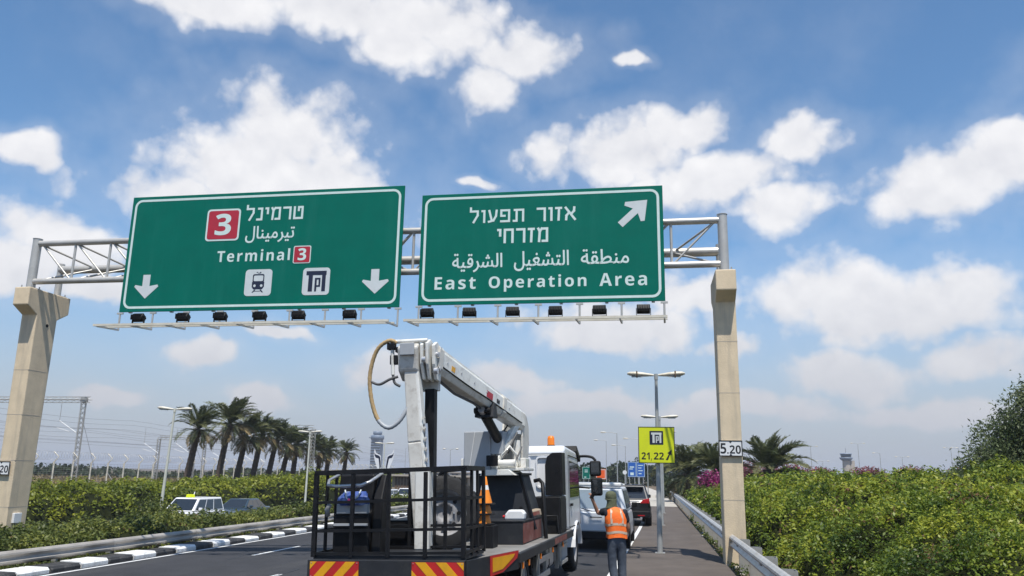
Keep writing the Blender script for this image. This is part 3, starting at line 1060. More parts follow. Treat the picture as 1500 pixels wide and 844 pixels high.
def sign_board(label, x0, x1, z0, z1):
    cx = (x0 + x1) / 2
    root = empty('road_sign', (cx, SY, z0), label=label, cat='sign', group='green signs on the gantry')
    a, b, h = x0 - cx, x1 - cx, z1 - z0
    MB().bx(a, b, 0.0, 0.045, 0, h).build('panel', 'sign_green', root, bevel=0.006)
    fr = MB()
    n = int((b - a) / 1.25)
    for k in range(n + 1):
        x = a + 0.3 + k * (b - a - 0.6) / n
        fr.bx(x - 0.04, x + 0.04, 0.047, 0.13, -0.02, h - 0.05)
    fr.bx(a + 0.05, b - 0.05, 0.131, 0.19, ZT - z0 - 0.3, ZT - z0 - 0.22)
    fr.bx(a + 0.05, b - 0.05, 0.131, 0.19, ZB - z0 + 0.2, ZB - z0 + 0.28)
    fr.build('back_frame', 'alu', root)
    bd = MB()
    ring(bd, rrect(a + 0.09, b - 0.09, 0.09, h - 0.09, 0.22), rrect(a + 0.155, b - 0.155, 0.155, h - 0.155, 0.16), 'y', -0.001, -0.004)
    bd.build('border_line', 'sign_white', root)
    # lighting rail under the sign
    zr = 5.74 - z0
    nh = 9 if b - a > 7 else 7
    for k in range(nh):
        x = a + 0.03 + k * (b - a - 0.06) / (nh - 1)
        hg = MB().cyl((x, 0.02, -0.02), (x, 0.02, zr), 0.026, n=8)
        hg.bx(x - 0.09, x + 0.09, -0.005, 0.045, -0.06, -0.015)
        hg.build('hanger', 'pipe', root)
        MB().beam((x, 0.03, zr + 0.02), (x - 0.02, -0.86, zr - 0.03), 0.035, 0.05).build('bracket_arm', 'pipe', root)
    MB().beam((a - 0.05, -0.42, zr + 0.02), (b + 0.03, -0.42, zr + 0.02), 0.045, 0.045).build('light_rail', 'lamp_white', root)
    MB().beam((a - 0.1, -0.84, zr + 0.0), (b + 0.02, -0.84, zr + 0.0), 0.05, 0.06).build('light_rail', 'lamp_white', root)
    return root, a, b, h, cx


def floodlight(x, z, label):
    root = empty('floodlight', (x, 19.28, z), (0, 0, random.uniform(-0.06, 0.06)), label=label, cat='floodlight', group='floodlights under the gantry signs')
    root.scale = (0.94, 0.94, 0.94)
    rot = Matrix.Rotation(R(-38 + random.uniform(-4, 4)), 3, 'X')
    mb = MB().bx(-0.17, 0.17, -0.1, 0.1, 0.03, 0.2, rot)
    mb.build('housing', 'black_plastic', root, bevel=0.015)
    f = MB()
    for k in range(8):
        xx = -0.15 + k * 0.3 / 7
        f.bx(xx - 0.008, xx + 0.008, -0.15, -0.101, 0.04, 0.19, None)
    f.build('cooling_fins', 'black_plastic', root)
    MB().bx(-0.15, 0.15, 0.101, 0.108, 0.05, 0.18, None).build('lens', 'glass', root)
    br = MB().bx(-0.19, -0.175, -0.03, 0.03, -0.04, 0.14).bx(0.175, 0.19, -0.03, 0.03, -0.04, 0.14).bx(-0.19, 0.19, -0.03, 0.03, -0.055, -0.041)
    br.build('yoke', 'black_steel', root)
    MB().beam((0.0, 0.0, -0.06), (0.0, -0.1, -0.09), 0.05, 0.03).build('clamp', 'galv', root)
    return root


# --- left sign
rt, a, b, h, cx = sign_board('large green sign to terminal 3 with two white down arrows', -14.70, -6.50, 6.265, 9.67)


def lx(x):
    return x - cx


digit_plate(rt, 'number_plate', lx(-12.3), lx(-11.28), 8.26 - 6.265, 9.2 - 6.265, -0.002, '3', 0)
hebrew_word('לנימרט', lx(-11.12), lx(-9.40), 8.82 - 6.265, 9.20 - 6.265, -0.002, rt)
text_mesh('arabic_lettering', '\uFEDD\uFE8E\uFEE8\uFEF4\uFEE3\uFEAE\uFEF4\uFE97', 'sign_white', lx(-11.08), lx(-9.62), 8.17 - 6.265, 8.66 - 6.265, -0.003, bold=0.006, parent=rt)
text_mesh('latin_lettering', sans('Terminal'), 'sign_white', lx(-11.87), lx(-9.7), 7.64 - 6.265, 7.98 - 6.265, -0.003, spacing=1.22, parent=rt)
digit_plate(rt, 'number_plate', lx(-9.6), lx(-9.09), 7.54 - 6.265, 8.04 - 6.265, -0.002, '3', 0)
tp = MB().prism(rrect(lx(-10.96), lx(-10.17), 6.65 - 6.265, 7.40 - 6.265, 0.1), 'y', -0.002, -0.006).build('train_symbol_plate', 'sign_pale', rt)
tr = MB()
tx, tz = lx(-10.565), 7.025 - 6.265
tr.prism([(tx - 0.13, tz - 0.19), (tx + 0.13, tz - 0.19), (tx + 0.18, tz - 0.12), (tx + 0.18, tz + 0.02), (tx - 0.18, tz + 0.02), (tx - 0.18, tz - 0.12)], 'y', -0.006, -0.009)
ring(tr, rrect(tx - 0.17, tx + 0.17, tz + 0.0, tz + 0.24, 0.05), rrect(tx - 0.14, tx + 0.14, tz + 0.04, tz + 0.205, 0.035), 'y', -0.0062, -0.0088)
tr.prism(rect(tx - 0.03, tx + 0.06, tz + 0.26, tz + 0.275), 'y', -0.006, -0.009).prism(rect(tx - 0.07, tx - 0.03, tz + 0.28, tz + 0.3), 'y', -0.006, -0.009).prism(rect(tx + 0.03, tx + 0.07, tz + 0.28, tz + 0.3), 'y', -0.006, -0.009)
tr.prism([(tx - 0.1, tz - 0.2), (tx - 0.06, tz - 0.2), (tx - 0.13, tz - 0.28), (tx - 0.17, tz - 0.28)], 'y', -0.006, -0.009)
tr.prism([(tx + 0.1, tz - 0.2), (tx + 0.06, tz - 0.2), (tx + 0.13, tz - 0.28), (tx + 0.17, tz - 0.28)], 'y', -0.006, -0.009)
tr.prism(rect(tx - 0.12, tx + 0.12, tz - 0.25, tz - 0.235), 'y', -0.006, -0.009)
tr.build('train_symbol', 'sign_navy', tp)
hl = MB()
for s in (-1, 1):
    hl.cyl((tx + s * 0.1, -0.009, tz - 0.09), (tx + s * 0.1, -0.0115, tz - 0.09), 0.038)
hl.build('train_headlights', 'sign_pale', tp)
pp = MB().prism(rrect(lx(-9.27), lx(-8.49), 6.64 - 6.265, 7.40 - 6.265, 0.1), 'y', -0.002, -0.006).build('parking_symbol_plate', 'sign_pale', rt)
parking_symbol(pp, lx(-9.17), lx(-8.59), 6.74 - 6.265, 7.31 - 6.265, -0.006, 'sign_navy')
MB().prism(arrow_down(lx(-14.32), lx(-13.58), 6.64 - 6.265, 7.33 - 6.265), 'y', -0.001, -0.005).build('down_arrow', 'sign_pale', rt)
MB().prism(arrow_down(lx(-7.57), lx(-6.82), 6.64 - 6.265, 7.32 - 6.265), 'y', -0.001, -0.005).build('down_arrow', 'sign_pale', rt)

# --- right sign
rt, a, b, h, cx = sign_board('green sign for the operation area with a white diagonal arrow', -5.99, 0.435, 6.30, 9.36)
for wd, x0, x1, z0, z1 in (('לועפת', -4.66, -3.17, 8.51, 8.87), ('רוזא', -2.85, -1.80, 8.50, 8.88), ('יחרזמ', -3.90, -2.53, 7.93, 8.33)):
    hebrew_word(wd, lx(x0), lx(x1), z0 - 6.3, z1 - 6.3, -0.002, rt)
for wd, x0, x1, z0, z1 in (('\uFE94\uFEF4\uFED7\uFEAE\uFEB8\uFEDF\uFE8D', -5.09, -3.74, 7.16, 7.68), ('\uFEDE\uFEF4\uFED0\uFEB8\uFE98\uFEDF\uFE8D', -3.43, -1.99, 7.16, 7.70), ('\uFE94\uFED8\uFEC4\uFEE8\uFEE3', -1.68, -0.45, 7.30, 7.70)):
    text_mesh('arabic_lettering', wd, 'sign_white', lx(x0), lx(x1), z0 - 6.3, z1 - 6.3, -0.003, bold=0.006, parent=rt)
for wd, x0, x1, z0 in (('East', -5.55, -4.44, 6.71), ('Operation', -4.09, -1.54, 6.62), ('Area', -1.21, -0.01, 6.71)):
    text_mesh('latin_lettering', sans(wd), 'sign_white', lx(x0), lx(x1), z0 - 6.3, 7.05 - 6.3, -0.003, spacing=1.22, parent=rt)
ax0, az0, ax1, az1 = lx(-0.72), 8.27 - 6.3, lx(0.04), 8.98 - 6.3
dv = Vector((ax1 - ax0, az1 - az0)).normalized()
nv = Vector((-dv.y, dv.x))
tip, tail = Vector((ax1, az1)), Vector((ax0 + 0.06, az0 + 0.06))
neck = tip - dv * 0.42
arrp = [tail + nv * 0.09, neck + nv * 0.09, neck - dv * 0.1 + nv * 0.30, neck - dv * 0.02 + nv * 0.36, tip, neck - dv * 0.02 - nv * 0.36, neck - dv * 0.1 - nv * 0.30, neck - nv * 0.09, tail - nv * 0.09]
MB().prism([tuple(p) for p in arrp], 'y', -0.001, -0.005).build('diagonal_arrow', 'sign_pale', rt)

fl_l = ['first floodlight from the left under the terminal sign', 'second floodlight from the left under the terminal sign', 'third floodlight from the left under the terminal sign', 'fourth floodlight from the left under the terminal sign', 'fifth floodlight from the left under the terminal sign', 'floodlight at the right end under the terminal sign']
fl_r = ['first floodlight from the left under the operation area sign', 'second floodlight from the left under the operation area sign', 'third floodlight from the left under the operation area sign', 'fourth floodlight from the left under the operation area sign', 'fifth floodlight from the left under the operation area sign', 'floodlight at the right end under the operation area sign']
for x, l in zip((-13.56, -12.25, -11.17, -10.05, -8.97, -7.57), fl_l):
    floodlight(x, 5.84, l)
for x, l in zip((-5.51, -4.42, -3.32, -2.25, -1.17, -0.11), fl_r):
    floodlight(x, 5.84, l)
# ------------------------------------------------------------------ hedges and planting
def hedge_points(x0, x1, y0, y1, zf, k=3.0, smin=0.045, smax=0.3, grow=0.0045, depth=0.3, cell=1.0):
    """tufts of about a dozen leaves spread over a height field; leaf size grows with distance. Returns points, sizes, leaf directions"""
    P, S, N = [], [], []
    for yy in np.arange(y0, y1, cell):
        for xx in np.arange(x0, x1, cell):
            dist = math.hypot(xx + cell / 2, yy + cell / 2)
            s = min(max(grow * dist, smin), smax)
            n = rng.poisson(k * cell * cell / (s * s) / 12)
            if n == 0:
                continue
            px = xx + rng.uniform(0, cell, n)
            py = yy + rng.uniform(0, cell, n)
            z = zf(px, py)
            ok = np.isfinite(z)
            c = np.stack([px, py, z - rng.uniform(0, 1, n) ** 1.4 * depth], 1)[ok]
            if len(c) == 0:
                continue
            c = np.repeat(c, 12, axis=0)
            d = rng.normal(size=(len(c), 3))
            d[:, 2] = np.abs(d[:, 2]) * 1.1 - 0.3
            d /= np.linalg.norm(d, axis=1)[:, None]
            r = s * 1.9 * np.repeat(rng.uniform(0.6, 1.35, len(c) // 12), 12)
            P.append(c + d * (r * rng.uniform(0.35, 1.0, len(c)))[:, None])
            N.append(d)
            S.append(np.full(len(c), s))
    return np.vstack(P), np.concatenate(S), np.vstack(N)


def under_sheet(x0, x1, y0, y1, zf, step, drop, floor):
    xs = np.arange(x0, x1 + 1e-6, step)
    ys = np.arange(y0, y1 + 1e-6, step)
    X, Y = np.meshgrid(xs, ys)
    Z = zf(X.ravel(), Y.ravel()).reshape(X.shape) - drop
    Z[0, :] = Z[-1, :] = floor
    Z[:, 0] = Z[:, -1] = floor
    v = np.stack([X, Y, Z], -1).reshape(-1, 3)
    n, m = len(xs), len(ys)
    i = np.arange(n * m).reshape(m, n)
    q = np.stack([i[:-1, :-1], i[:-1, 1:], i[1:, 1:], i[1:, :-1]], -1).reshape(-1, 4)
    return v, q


def bumps(x, y, s, amp, seed):
    return (vnoise(x / s, y / s, seed) - 0.5) * amp + (vnoise(x / s * 2.7, y / s * 2.7, seed + 1) - 0.5) * amp * 0.55 + (vnoise(x / s * 6.5, y / s * 6.5, seed + 2) - 0.5) * amp * 0.3


def domes(x, y, cell, seed, lo=0.45, hi=1.0):
    """separate plants: the highest of the rounded tops round each point, with clefts between them"""
    x, y = np.asarray(x, float), np.asarray(y, float)
    out = np.full(x.shape, -1.0)
    ci, cj = np.floor(x / cell).astype(int), np.floor(y / cell).astype(int)

    def h(a, b, k):
        v = np.sin(a * 12.9898 + b * 78.233 + k * 37.719 + seed) * 43758.5453
        return v - np.floor(v)
    for di in (-1, 0, 1):
        for dj in (-1, 0, 1):
            a, b = ci + di, cj + dj
            cx, cy = (a + h(a, b, 1)) * cell, (b + h(a, b, 2)) * cell
            r = cell * (0.62 + 0.5 * h(a, b, 3))
            top = lo + (hi - lo) * h(a, b, 4)
            q = 1 - ((x - cx) ** 2 + (y - cy) ** 2) / (r * r)
            out = np.maximum(out, np.where(q > 0, top * np.sqrt(np.clip(q, 0, 1)), -0.1))
    return np.clip(out, -0.1, None)


# planted bank right of the sidewalk
def z_bank(x, y):
    edge = 2.12 + 0.28 * vnoise(y * 0.45, y * 0 + 3.1, 5) - 0.5 * np.clip((y - 33) / 6, 0, 1) * np.clip((44 - y) / 4, 0, 1)
    xx = x - edge
    base = np.interp(xx, [0, 0.12, 0.5, 1.4, 3.0, 5.0, 8.0, 16.0], [0.10, 0.34, 0.60, 0.92, 1.34, 1.56, 1.72, 1.9])
    base = base + np.interp(y, [0, 8, 14, 22, 60], [0.15, 0.05, -0.05, 0.0, -0.1]) * np.clip(xx, 0, 1)
    return np.where(xx < 0, np.nan, base - 0.42 + (bumps(x, y, 3.1, 0.6, 11) + 0.85 * domes(x, y, 1.45, 3.3, 0.35) + 0.2 * domes(x, y, 0.55, 8.1)) * np.clip(xx * 2, 0.2, 1))


def z_bank_u(x, y):
    return np.nan_to_num(z_bank(x, y), nan=0.0)


p1, s1, n1 = hedge_points(1.5, 14, 5.5, 30, z_bank, k=4.2, depth=0.22)
p2, s2, n2 = hedge_points(1.2, 22, 30, 62, z_bank, k=3.6, depth=0.25)
# single shoots standing above the clipped tops
sx, sy = rng.uniform(2.4, 13, 900), 6 + 34 * rng.uniform(0, 1, 900) ** 1.3
sz = z_bank(sx, sy)
sh, shs = [], []
for k in range(900):
    if not np.isfinite(sz[k]):
        continue
    hgt = rng.uniform(0.1, 0.34) * (1.6 if rng.uniform() < 0.12 else 1.0)
    lean = rng.normal(size=2) * 0.12
    n_ = int(hgt / 0.018)
    t_ = np.linspace(0, 1, n_)
    sh.append(np.stack([sx[k] + lean[0] * t_ + rng.normal(size=n_) * 0.014, sy[k] + lean[1] * t_ + rng.normal(size=n_) * 0.014, sz[k] - 0.02 + hgt * t_], 1))
    shs.append(np.full(n_, min(max(0.0042 * math.hypot(sx[k], sy[k]), 0.045), 0.12)))
P, S, N = np.vstack([p1, p2] + sh), np.concatenate([s1, s2] + shs), np.vstack([n1, n2, np.zeros((sum(len(q) for q in sh), 3))])
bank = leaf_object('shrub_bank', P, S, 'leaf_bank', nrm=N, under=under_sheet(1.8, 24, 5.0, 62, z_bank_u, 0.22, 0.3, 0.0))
tag(bank, 'dense yellow green shrubs covering the bank right of the sidewalk', 'shrubs', kind='stuff')


# ragged taller tufts on the bank and a darker shrub patch in the near corner
def blob_points(c, r, n, thick=0.35):
    d = rng.normal(size=(n, 3))
    d /= np.linalg.norm(d, axis=1)[:, None]
    rad = 1 - thick * rng.uniform(0, 1, n) ** 1.5
    return np.array(c) + d * np.array(r) * rad[:, None]


# median hedge behind the left guardrail
def z_med(x, y):
    t = (-14.25 - x)
    base = np.interp(t, [0, 0.25, 0.8, 3.0, 6.5], [0.08, 0.34, 0.40, 0.02, -0.44])
    base = base + np.interp(y, [25, 31], [0.26, 0.0]) * np.clip((t - 1) / 2, 0, 1)
    return np.where((t < 0) | (t > 6.6), np.nan, base - 0.42 + (bumps(x, y, 2.4, 0.3, 31) + 0.5 * domes(x, y, 1.3, 5.7, 0.4) + 0.12 * domes(x, y, 0.5, 1.1)) * np.clip(t * 2, 0.3, 1))


def z_med_u(x, y):
    return np.nan_to_num(z_med(x, y), nan=-0.5)


P, S, N = hedge_points(-21, -14.2, 9, 90, z_med, k=3.6, smin=0.08, smax=0.26, grow=0.0042, depth=0.32)
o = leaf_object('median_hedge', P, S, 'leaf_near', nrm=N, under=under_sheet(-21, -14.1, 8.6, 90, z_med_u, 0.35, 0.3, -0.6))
tag(o, 'dark green clipped hedge filling the median behind the left guardrail', 'hedge')


# low weeds and litter of leaves between the kerb and the guardrail
n = 5200
px = rng.uniform(-14.3, -13.9, n)
py = 8 + rng.uniform(0, 1, n) ** 1.5 * 55
pz = -0.24 + rng.uniform(0, 0.22, n) * (vnoise(px * 2, py * 0.9, 8) ** 1.5)
o = leaf_object('weeds', np.stack([px, py, pz], 1), np.full(n, 0.11), 'leaf_near', up=0.1, aspect=0.3)
tag(o, 'scrubby weeds between the kerb and the left guardrail', 'weeds', kind='stuff')
n = 3500
px = rng.uniform(1.70, 2.15, n)
py = 7 + rng.uniform(0, 1, n) * 30
pz = 0.02 + rng.uniform(0, 0.3, n) * (vnoise(px * 2, py * 0.9, 9) ** 1.5)
o = leaf_object('verge_weeds', np.stack([px, py, pz], 1), np.full(n, 0.06), 'leaf_bank', up=0.1, aspect=0.4)
tag(o, 'small weeds along the foot of the right guardrail', 'weeds', kind='stuff')
mb = MB()
for k in range(46):
    x, y = random.uniform(1.72, 1.98), 10 + random.uniform(0, 26)
    r = random.uniform(0.03, 0.09)
    mb.lathe([(0.0, 0.0), (r, 0.005), (r * 0.8, r * 0.6), (0.0, r * 0.75)], (x, y, 0.0), (random.uniform(-.3, .3), random.uniform(-.3, .3), 1), n=6)
tag(mb.build('rubble', 'pale_concrete'), 'loose pale stones along the sidewalk edge below the rail', 'stones', kind='stuff')


# hedge beyond the opposite carriageway
def z_farh(x, y):
    t = (-32.2 - x)
    base = np.interp(t, [0, 0.4, 1.2, 4.0, 8.0], [-0.5, 0.1, 0.38, 0.5, 0.4]) + np.interp(y, [20, 55, 75, 100], [0.1, 0.1, 0.42, 0.5])
    return np.where((t < 0) | (t > 9), np.nan, base - 0.42 + (bumps(x, y, 3.0, 0.4, 51) + 0.8 * domes(x, y, 1.9, 9.2)) * np.clip(t, 0.3, 1))


P, S, N = hedge_points(-41.2, -32.2, 28, 120, z_farh, k=3.2, smin=0.12, smax=0.42, grow=0.0042, depth=0.35)
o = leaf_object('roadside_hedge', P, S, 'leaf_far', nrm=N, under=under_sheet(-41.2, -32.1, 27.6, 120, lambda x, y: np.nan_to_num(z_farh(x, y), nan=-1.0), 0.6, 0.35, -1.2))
tag(o, 'bright green hedge beyond the opposite road below the palms', 'hedge')


def shrub(loc, r, n, size, m, name, label, cat, group=None, lobes=7):
    root = empty(name, loc, label=label, cat=cat, group=group)
    pts = []
    for k in range(lobes):
        a = random.uniform(0, 6.283)
        q = random.uniform(0.1, 0.62)
        c = (math.cos(a) * r[0] * q, math.sin(a) * r[1] * q, r[2] * random.uniform(0.35, 0.75))
        f = random.uniform(0.38, 0.62)
        pts.append(blob_points(c, (r[0] * f, r[1] * f, r[2] * f * 0.8), n // lobes, 0.7))
    leaf_object('foliage', np.vstack(pts), np.full((n // lobes) * lobes, size), m, root)
    mb = MB()
    for k in range(5):
        a = k * 1.26 + random.uniform(-.3, .3)
        mb.tube([(0.05 * math.cos(a), 0.05 * math.sin(a), -0.2), (r[0] * 0.2 * math.cos(a), r[1] * 0.2 * math.sin(a), r[2] * 0.4), (r[0] * 0.42 * math.cos(a), r[1] * 0.42 * math.sin(a), r[2] * 0.8)], [r[2] * 0.03, r[2] * 0.022, r[2] * 0.01], 5)
    mb.build('stems', 'bark', root)
    return root


shrub((-19.3, 30.0, -0.55), (1.5, 1.8, 1.35), 2600, 0.13, 'leaf_near', 'round_shrub', 'dark rounded shrub rising from the median hedge left of the lamp', 'shrub')
shrub((-33.0, 76, -0.9), (2.2, 4.0, 2.9), 2600, 0.3, 'leaf_far', 'round_shrub', 'large rounded shrub beyond the opposite road below the far palms', 'shrub')
shrub((-31.5, 88, -0.9), (2.2, 4.0, 2.7), 2200, 0.3, 'leaf_far', 'round_shrub', 'rounded shrub at the far end of the palm row behind the cage', 'shrub')
shrub((4.4, 57, 0.4), (1.9, 1.6, 2.0), 2600, 0.18, 'leaf_pink', 'bougainvillea', 'magenta flowering bougainvillea behind the right gantry pillar', 'shrub')
for k, (x, y, sx, sz) in enumerate(((15.5, 104, 3.4, 2.1), (20.5, 106, 3.2, 2.0), (27, 108, 3.2, 2.0), (32, 107, 3.2, 2.1), (36.5, 106, 3.0, 1.9), (11.5, 100, 2.6, 2.2))):
    shrub((x, y, 0.9), (sx, 2.0, sz + 0.65), 2600, 0.3, 'leaf_rose', 'oleander', ('leftmost of the rose oleanders right of the height board palm', 'second rose oleander left of the small tan tower', 'rose oleander just right of the small tan tower', 'second rose oleander right of the small tan tower', 'rightmost of the distant rose oleanders', 'rose oleander partly behind the drooping palm by the pillar')[k], 'shrub', 'oleanders behind the shrub bank')


def tree(loc, h, lobes, n, size, m, name, label, up=0.5):
    """trunk, limbs and leaf clumps: lobes = (centre, radii) in tree space"""
    root = empty(name, loc, label=label, cat='tree')
    tr = MB()
    tr.tube([(0, 0, -0.5), (0.05, 0.03, h * 0.2), (0.0, 0.1, h * 0.42)], [h * 0.035, h * 0.028, h * 0.02], 8)
    tr.build('trunk', 'bark', root)
    lm = MB()
    for c, r in lobes:
        lm.tube([(0.0, 0.08, h * 0.3), (c[0] * 0.5, c[1] * 0.5, (h * 0.3 + c[2]) / 2 - 0.1), c], [h * 0.016, h * 0.01, h * 0.004], 5)
    lm.build('limbs', 'bark', root)
    pts, sz = [], []
    vol = sum(r[0] * r[1] for c, r in lobes)
    for c, r in lobes:
        k = int(n * r[0] * r[1] / vol)
        cl = blob_points(c, r, max(10, k // 18), 0.9)       # twigs, each carrying a tuft of leaves
        idx = rng.integers(0, len(cl), k)
        pts.append(cl[idx] + rng.normal(size=(k, 3)) * size * 1.25)
    pts = np.vstack(pts)
    leaf_object('crown', pts, np.full(len(pts), size), m, root, up=up, aspect=0.36)
    return root


tree((12.2, 27.5, 0.8), 4.6, [((0.2, 0, 3.2), (1.6, 1.4, 1.1)), ((0.6, 0.3, 2.2), (2.2, 1.6, 1.4)), ((-0.9, 0.2, 2.4), (1.3, 1.1, 1.0)), ((1.4, -.2, 2.6), (1.4, 1.3, 1.1)), ((0.4, 0.1, 4.1), (0.9, 0.9, 0.6)), ((-0.3, 0, 3.8), (0.55, 0.6, 0.45)), ((-1.7, 0.1, 1.6), (1.0, 1.0, 0.7)), ((-2.4, 0.2, 1.1), (0.8, 0.8, 0.55)), ((0.8, -0.8, 1.6), (1.5, 1.2, 0.9))],
     70000, 0.125, 'leaf_olive', 'olive_tree', 'grey green olive like tree at the right edge above the shrubs')
shrub((10.3, 27.0, 0.9), (1.3, 1.2, 1.5), 11000, 0.09, 'leaf_olive', 'grey_shrub', 'low grey green shrub left of the tree at the right edge', 'shrub')


# ------------------------------------------------------------------ date palms
def frond_mesh(length, droop, lift, m, name='frond', pairs=40, width=0.55, twist=0.0):
    """a feather leaf starting at the origin along +X; lift = start angle, droop = how far it bends down"""
    pts = []
    x = z = 0.0
    n = 14
    for i in range(n + 1):
        t = i / n
        pts.append(Vector((x, 0, z)))
        a = lift - droop * t ** 1.5
        x += math.cos(a) * length / n
        z += math.sin(a) * length / n
    mb = MB()
    mb.tube(pts, [0.035 * (1 - 0.85 * i / n) for i in range(n + 1)], 4)

    def at(t):
        f = min(t * n, n - 1e-6)
        i = int(f)
        return pts[i].lerp(pts[i + 1], f - i), (pts[i + 1] - pts[i]).normalized()
    for k in range(pairs):
        t = 0.16 + 0.83 * k / (pairs - 1)
        p, d = at(t)
        w = width * (math.sin(min(1, (t + 0.08)) * math.pi) ** 0.6 + 0.18) * random.uniform(0.85, 1.1)
        up = Vector((-d.z, 0, d.x))
        for s in (-1, 1):
            v = (d * 0.72 + Vector((0, s, 0)) * 0.72 + up * random.uniform(0.05, 0.4)).normalized()
            tip = p + v * w - Vector((0, 0, 0.08 * w))
            b = d * 0.035
            mb.add([p - b, p + v * w * 0.45 + d * 0.045 + up * 0.01, tip, p + v * w * 0.45 - d * 0.045], [(0, 1, 2, 3)])
    return mb.mesh(name, m)


FR = {}
for nm, args in dict(up=(2.9, 0.9, 1.35), hi=(3.0, 1.35, 1.0), mid=(3.1, 1.5, 0.55), low=(3.0, 1.5, 0.05), hang=(2.6, 1.0, -0.45)).items():
    FR[nm] = [frond_mesh(args[0] * random.uniform(0.92, 1.08), args[1] * random.uniform(0.85, 1.15), args[2], 'frond') for _ in range(2)]
FR['dry'] = [frond_mesh(2.4, 0.9, -0.55, 'frond_dry'), frond_mesh(2.5, 1.3, -0.15, 'frond_dry')]


def palm_trunk(h, lean, r):
    mb = MB()
    pts, rs = [], []
    n = 26
    for i in range(n + 1):
        t = i / n
        pts.append((lean[0] * t ** 1.3, lean[1] * t, h * t))
        rs.append(r * (1.22 - 0.35 * t + (0.12 if i % 2 else 0.0) + (0.55 * max(0, t - 0.86) / 0.14 if t > 0.86 else 0)))
    return mb.tube(pts, rs, 10)


def palm(loc, h, lean, label, group, wind=0.35, scale=1.0, count=44, single=True, seed=0, r=0.24):
    rd = random.Random(seed)
    root = empty('date_palm', loc, (0, 0, 0), label=label, cat='palm tree', group=group)
    palm_trunk(h, lean, r).build('trunk', 'trunk', root)
    top = Vector((lean[0], lean[1], h - 0.05))
    kinds = ['up'] * 12 + ['hi'] * 13 + ['mid'] * 11 + ['low'] * 7 + ['hang'] * 2 + ['dry'] * 12
    V, F, mi, base = [], [], [], 0
    for k in range(count):
        kd = kinds[int(k / count * len(kinds))]
        me = FR[kd][k % 2]
        a = k * 2.39996 + rd.uniform(-0.2, 0.2)
        # the wind turns leaves towards +X
        ax = math.atan2(math.sin(a), math.cos(a) + wind)
        s = scale * rd.uniform(0.86, 1.1)
        mt = Matrix.Translation(top + Vector((0, 0, {'dry': -0.35, 'hang': -0.25, 'low': -0.12}.get(kd, 0)))) @ Matrix.Rotation(ax, 4, 'Z') @ Matrix.Rotation(rd.uniform(-0.15, 0.15) - wind * 0.18 * math.cos(ax), 4, 'Y') @ Matrix.Rotation(rd.uniform(-0.5, 0.5), 4, 'X') @ Matrix.Scale(s, 4)
        if single:
            o = link(bpy.data.objects.new('dry_frond' if kd == 'dry' else 'frond', me), root)
            o.matrix_local = mt
        else:
            co = np.empty(len(me.vertices) * 3)
            me.vertices.foreach_get('co', co)
            co = co.reshape(-1, 3)
            m3 = np.array(mt)
            V.append(co @ m3[:3, :3].T + m3[:3, 3])
            for p in me.polygons:
                F.append([base + i for i in p.vertices])
                mi.append(1 if kd == 'dry' else 0)
            base += len(co)
    if not single:
        me = bpy.data.meshes.new('crown')
        me.from_pydata(np.vstack(V).tolist(), [], F)
        me.materials.append(M['frond'])
        me.materials.append(M['frond_dry'])
        me.polygons.foreach_set('material_index', mi)
        link(bpy.data.objects.new('crown', me), root)
    return root


PALMS = [(72.6, 8.7, 4.9), (78.4, 10.1, 5.6), (82.2, 9.0, 4.95), (85.8, 8.7, 4.95), (89.5, 8.4, 4.6), (93.0, 7.9, 4.4), (96.2, 7.6, 4.1), (100.5, 7.6, 4.0), (103.8, 6.8, 3.6), (106.8, 6.7, 3.75), (113.3, 7.2, 4.05)]
ordn = ['nearest', 'second', 'third', 'fourth', 'fifth', 'sixth', 'seventh', 'eighth', 'ninth', 'tenth']
for i, (y, zt, zc) in enumerate(PALMS):
    lab = 'tall date palm, %s from the left in the roadside row' % ('first' if i == 0 else ordn[i]) if i < 10 else 'date palm standing slightly apart at the right end of the row'
    palm((-44, y, -0.1), zc + 1.0 + 0.25 * math.sin(i * 2.3), (0.75 if i < 6 else 0.3, 0.2), lab, 'date palms in the row beyond the opposite road', wind=0.75 if i < 9 else 0.3, scale=(zt - zc) / 3.75, count=44, single=i < 3, seed=i, r=0.29)
palm((-58.5, 60.0, -0.2), 6.6, (0.3, 0.2), 'date palm of which only frond tips show left of the left pillar', 'date palms in the row beyond the opposite road', wind=0.6, single=False, seed=31, r=0.3)
palm((8.3, 62, 0.5), 2.1, (0.2, 0.1), 'short date palm with drooping fronds right of the height board pillar', 'date palms behind the shrub bank', wind=0.45, scale=1.12, count=66, seed=41, r=0.38)
palm((4.7, 64, 0.5), 2.0, (0.1, 0.1), 'short date palm half hidden behind the height board pillar', 'date palms behind the shrub bank', wind=0.2, scale=1.05, count=56, seed=42, r=0.34)
palm((3.0, 70, 0.3), 2.0, (0.0, 0.1), 'short date palm behind the yellow parking sign', 'date palms behind the shrub bank', wind=0.2, scale=1.1, count=56, seed=43, r=0.34)

# far woods along the horizon
def wood(name, label, x0, x1, y, z0, hmax, n, size, m, seed, depth=12.0):
    px = rng.uniform(x0, x1, n)
    py = y + rng.uniform(-depth, depth, n)
    hh = hmax * (0.45 + 0.75 * vnoise(px / 11.0, py * 0.02, seed)) * (0.6 + 0.5 * vnoise(px / 3.5, py * 0.1, seed + 3))
    pz = z0 + hh * rng.uniform(0, 1, n) ** 0.6
    o = leaf_object(name, np.stack([px, py, pz], 1), np.full(n, size), m, up=0.3, aspect=0.7)
    return tag(o, label, 'woodland', kind='stuff')


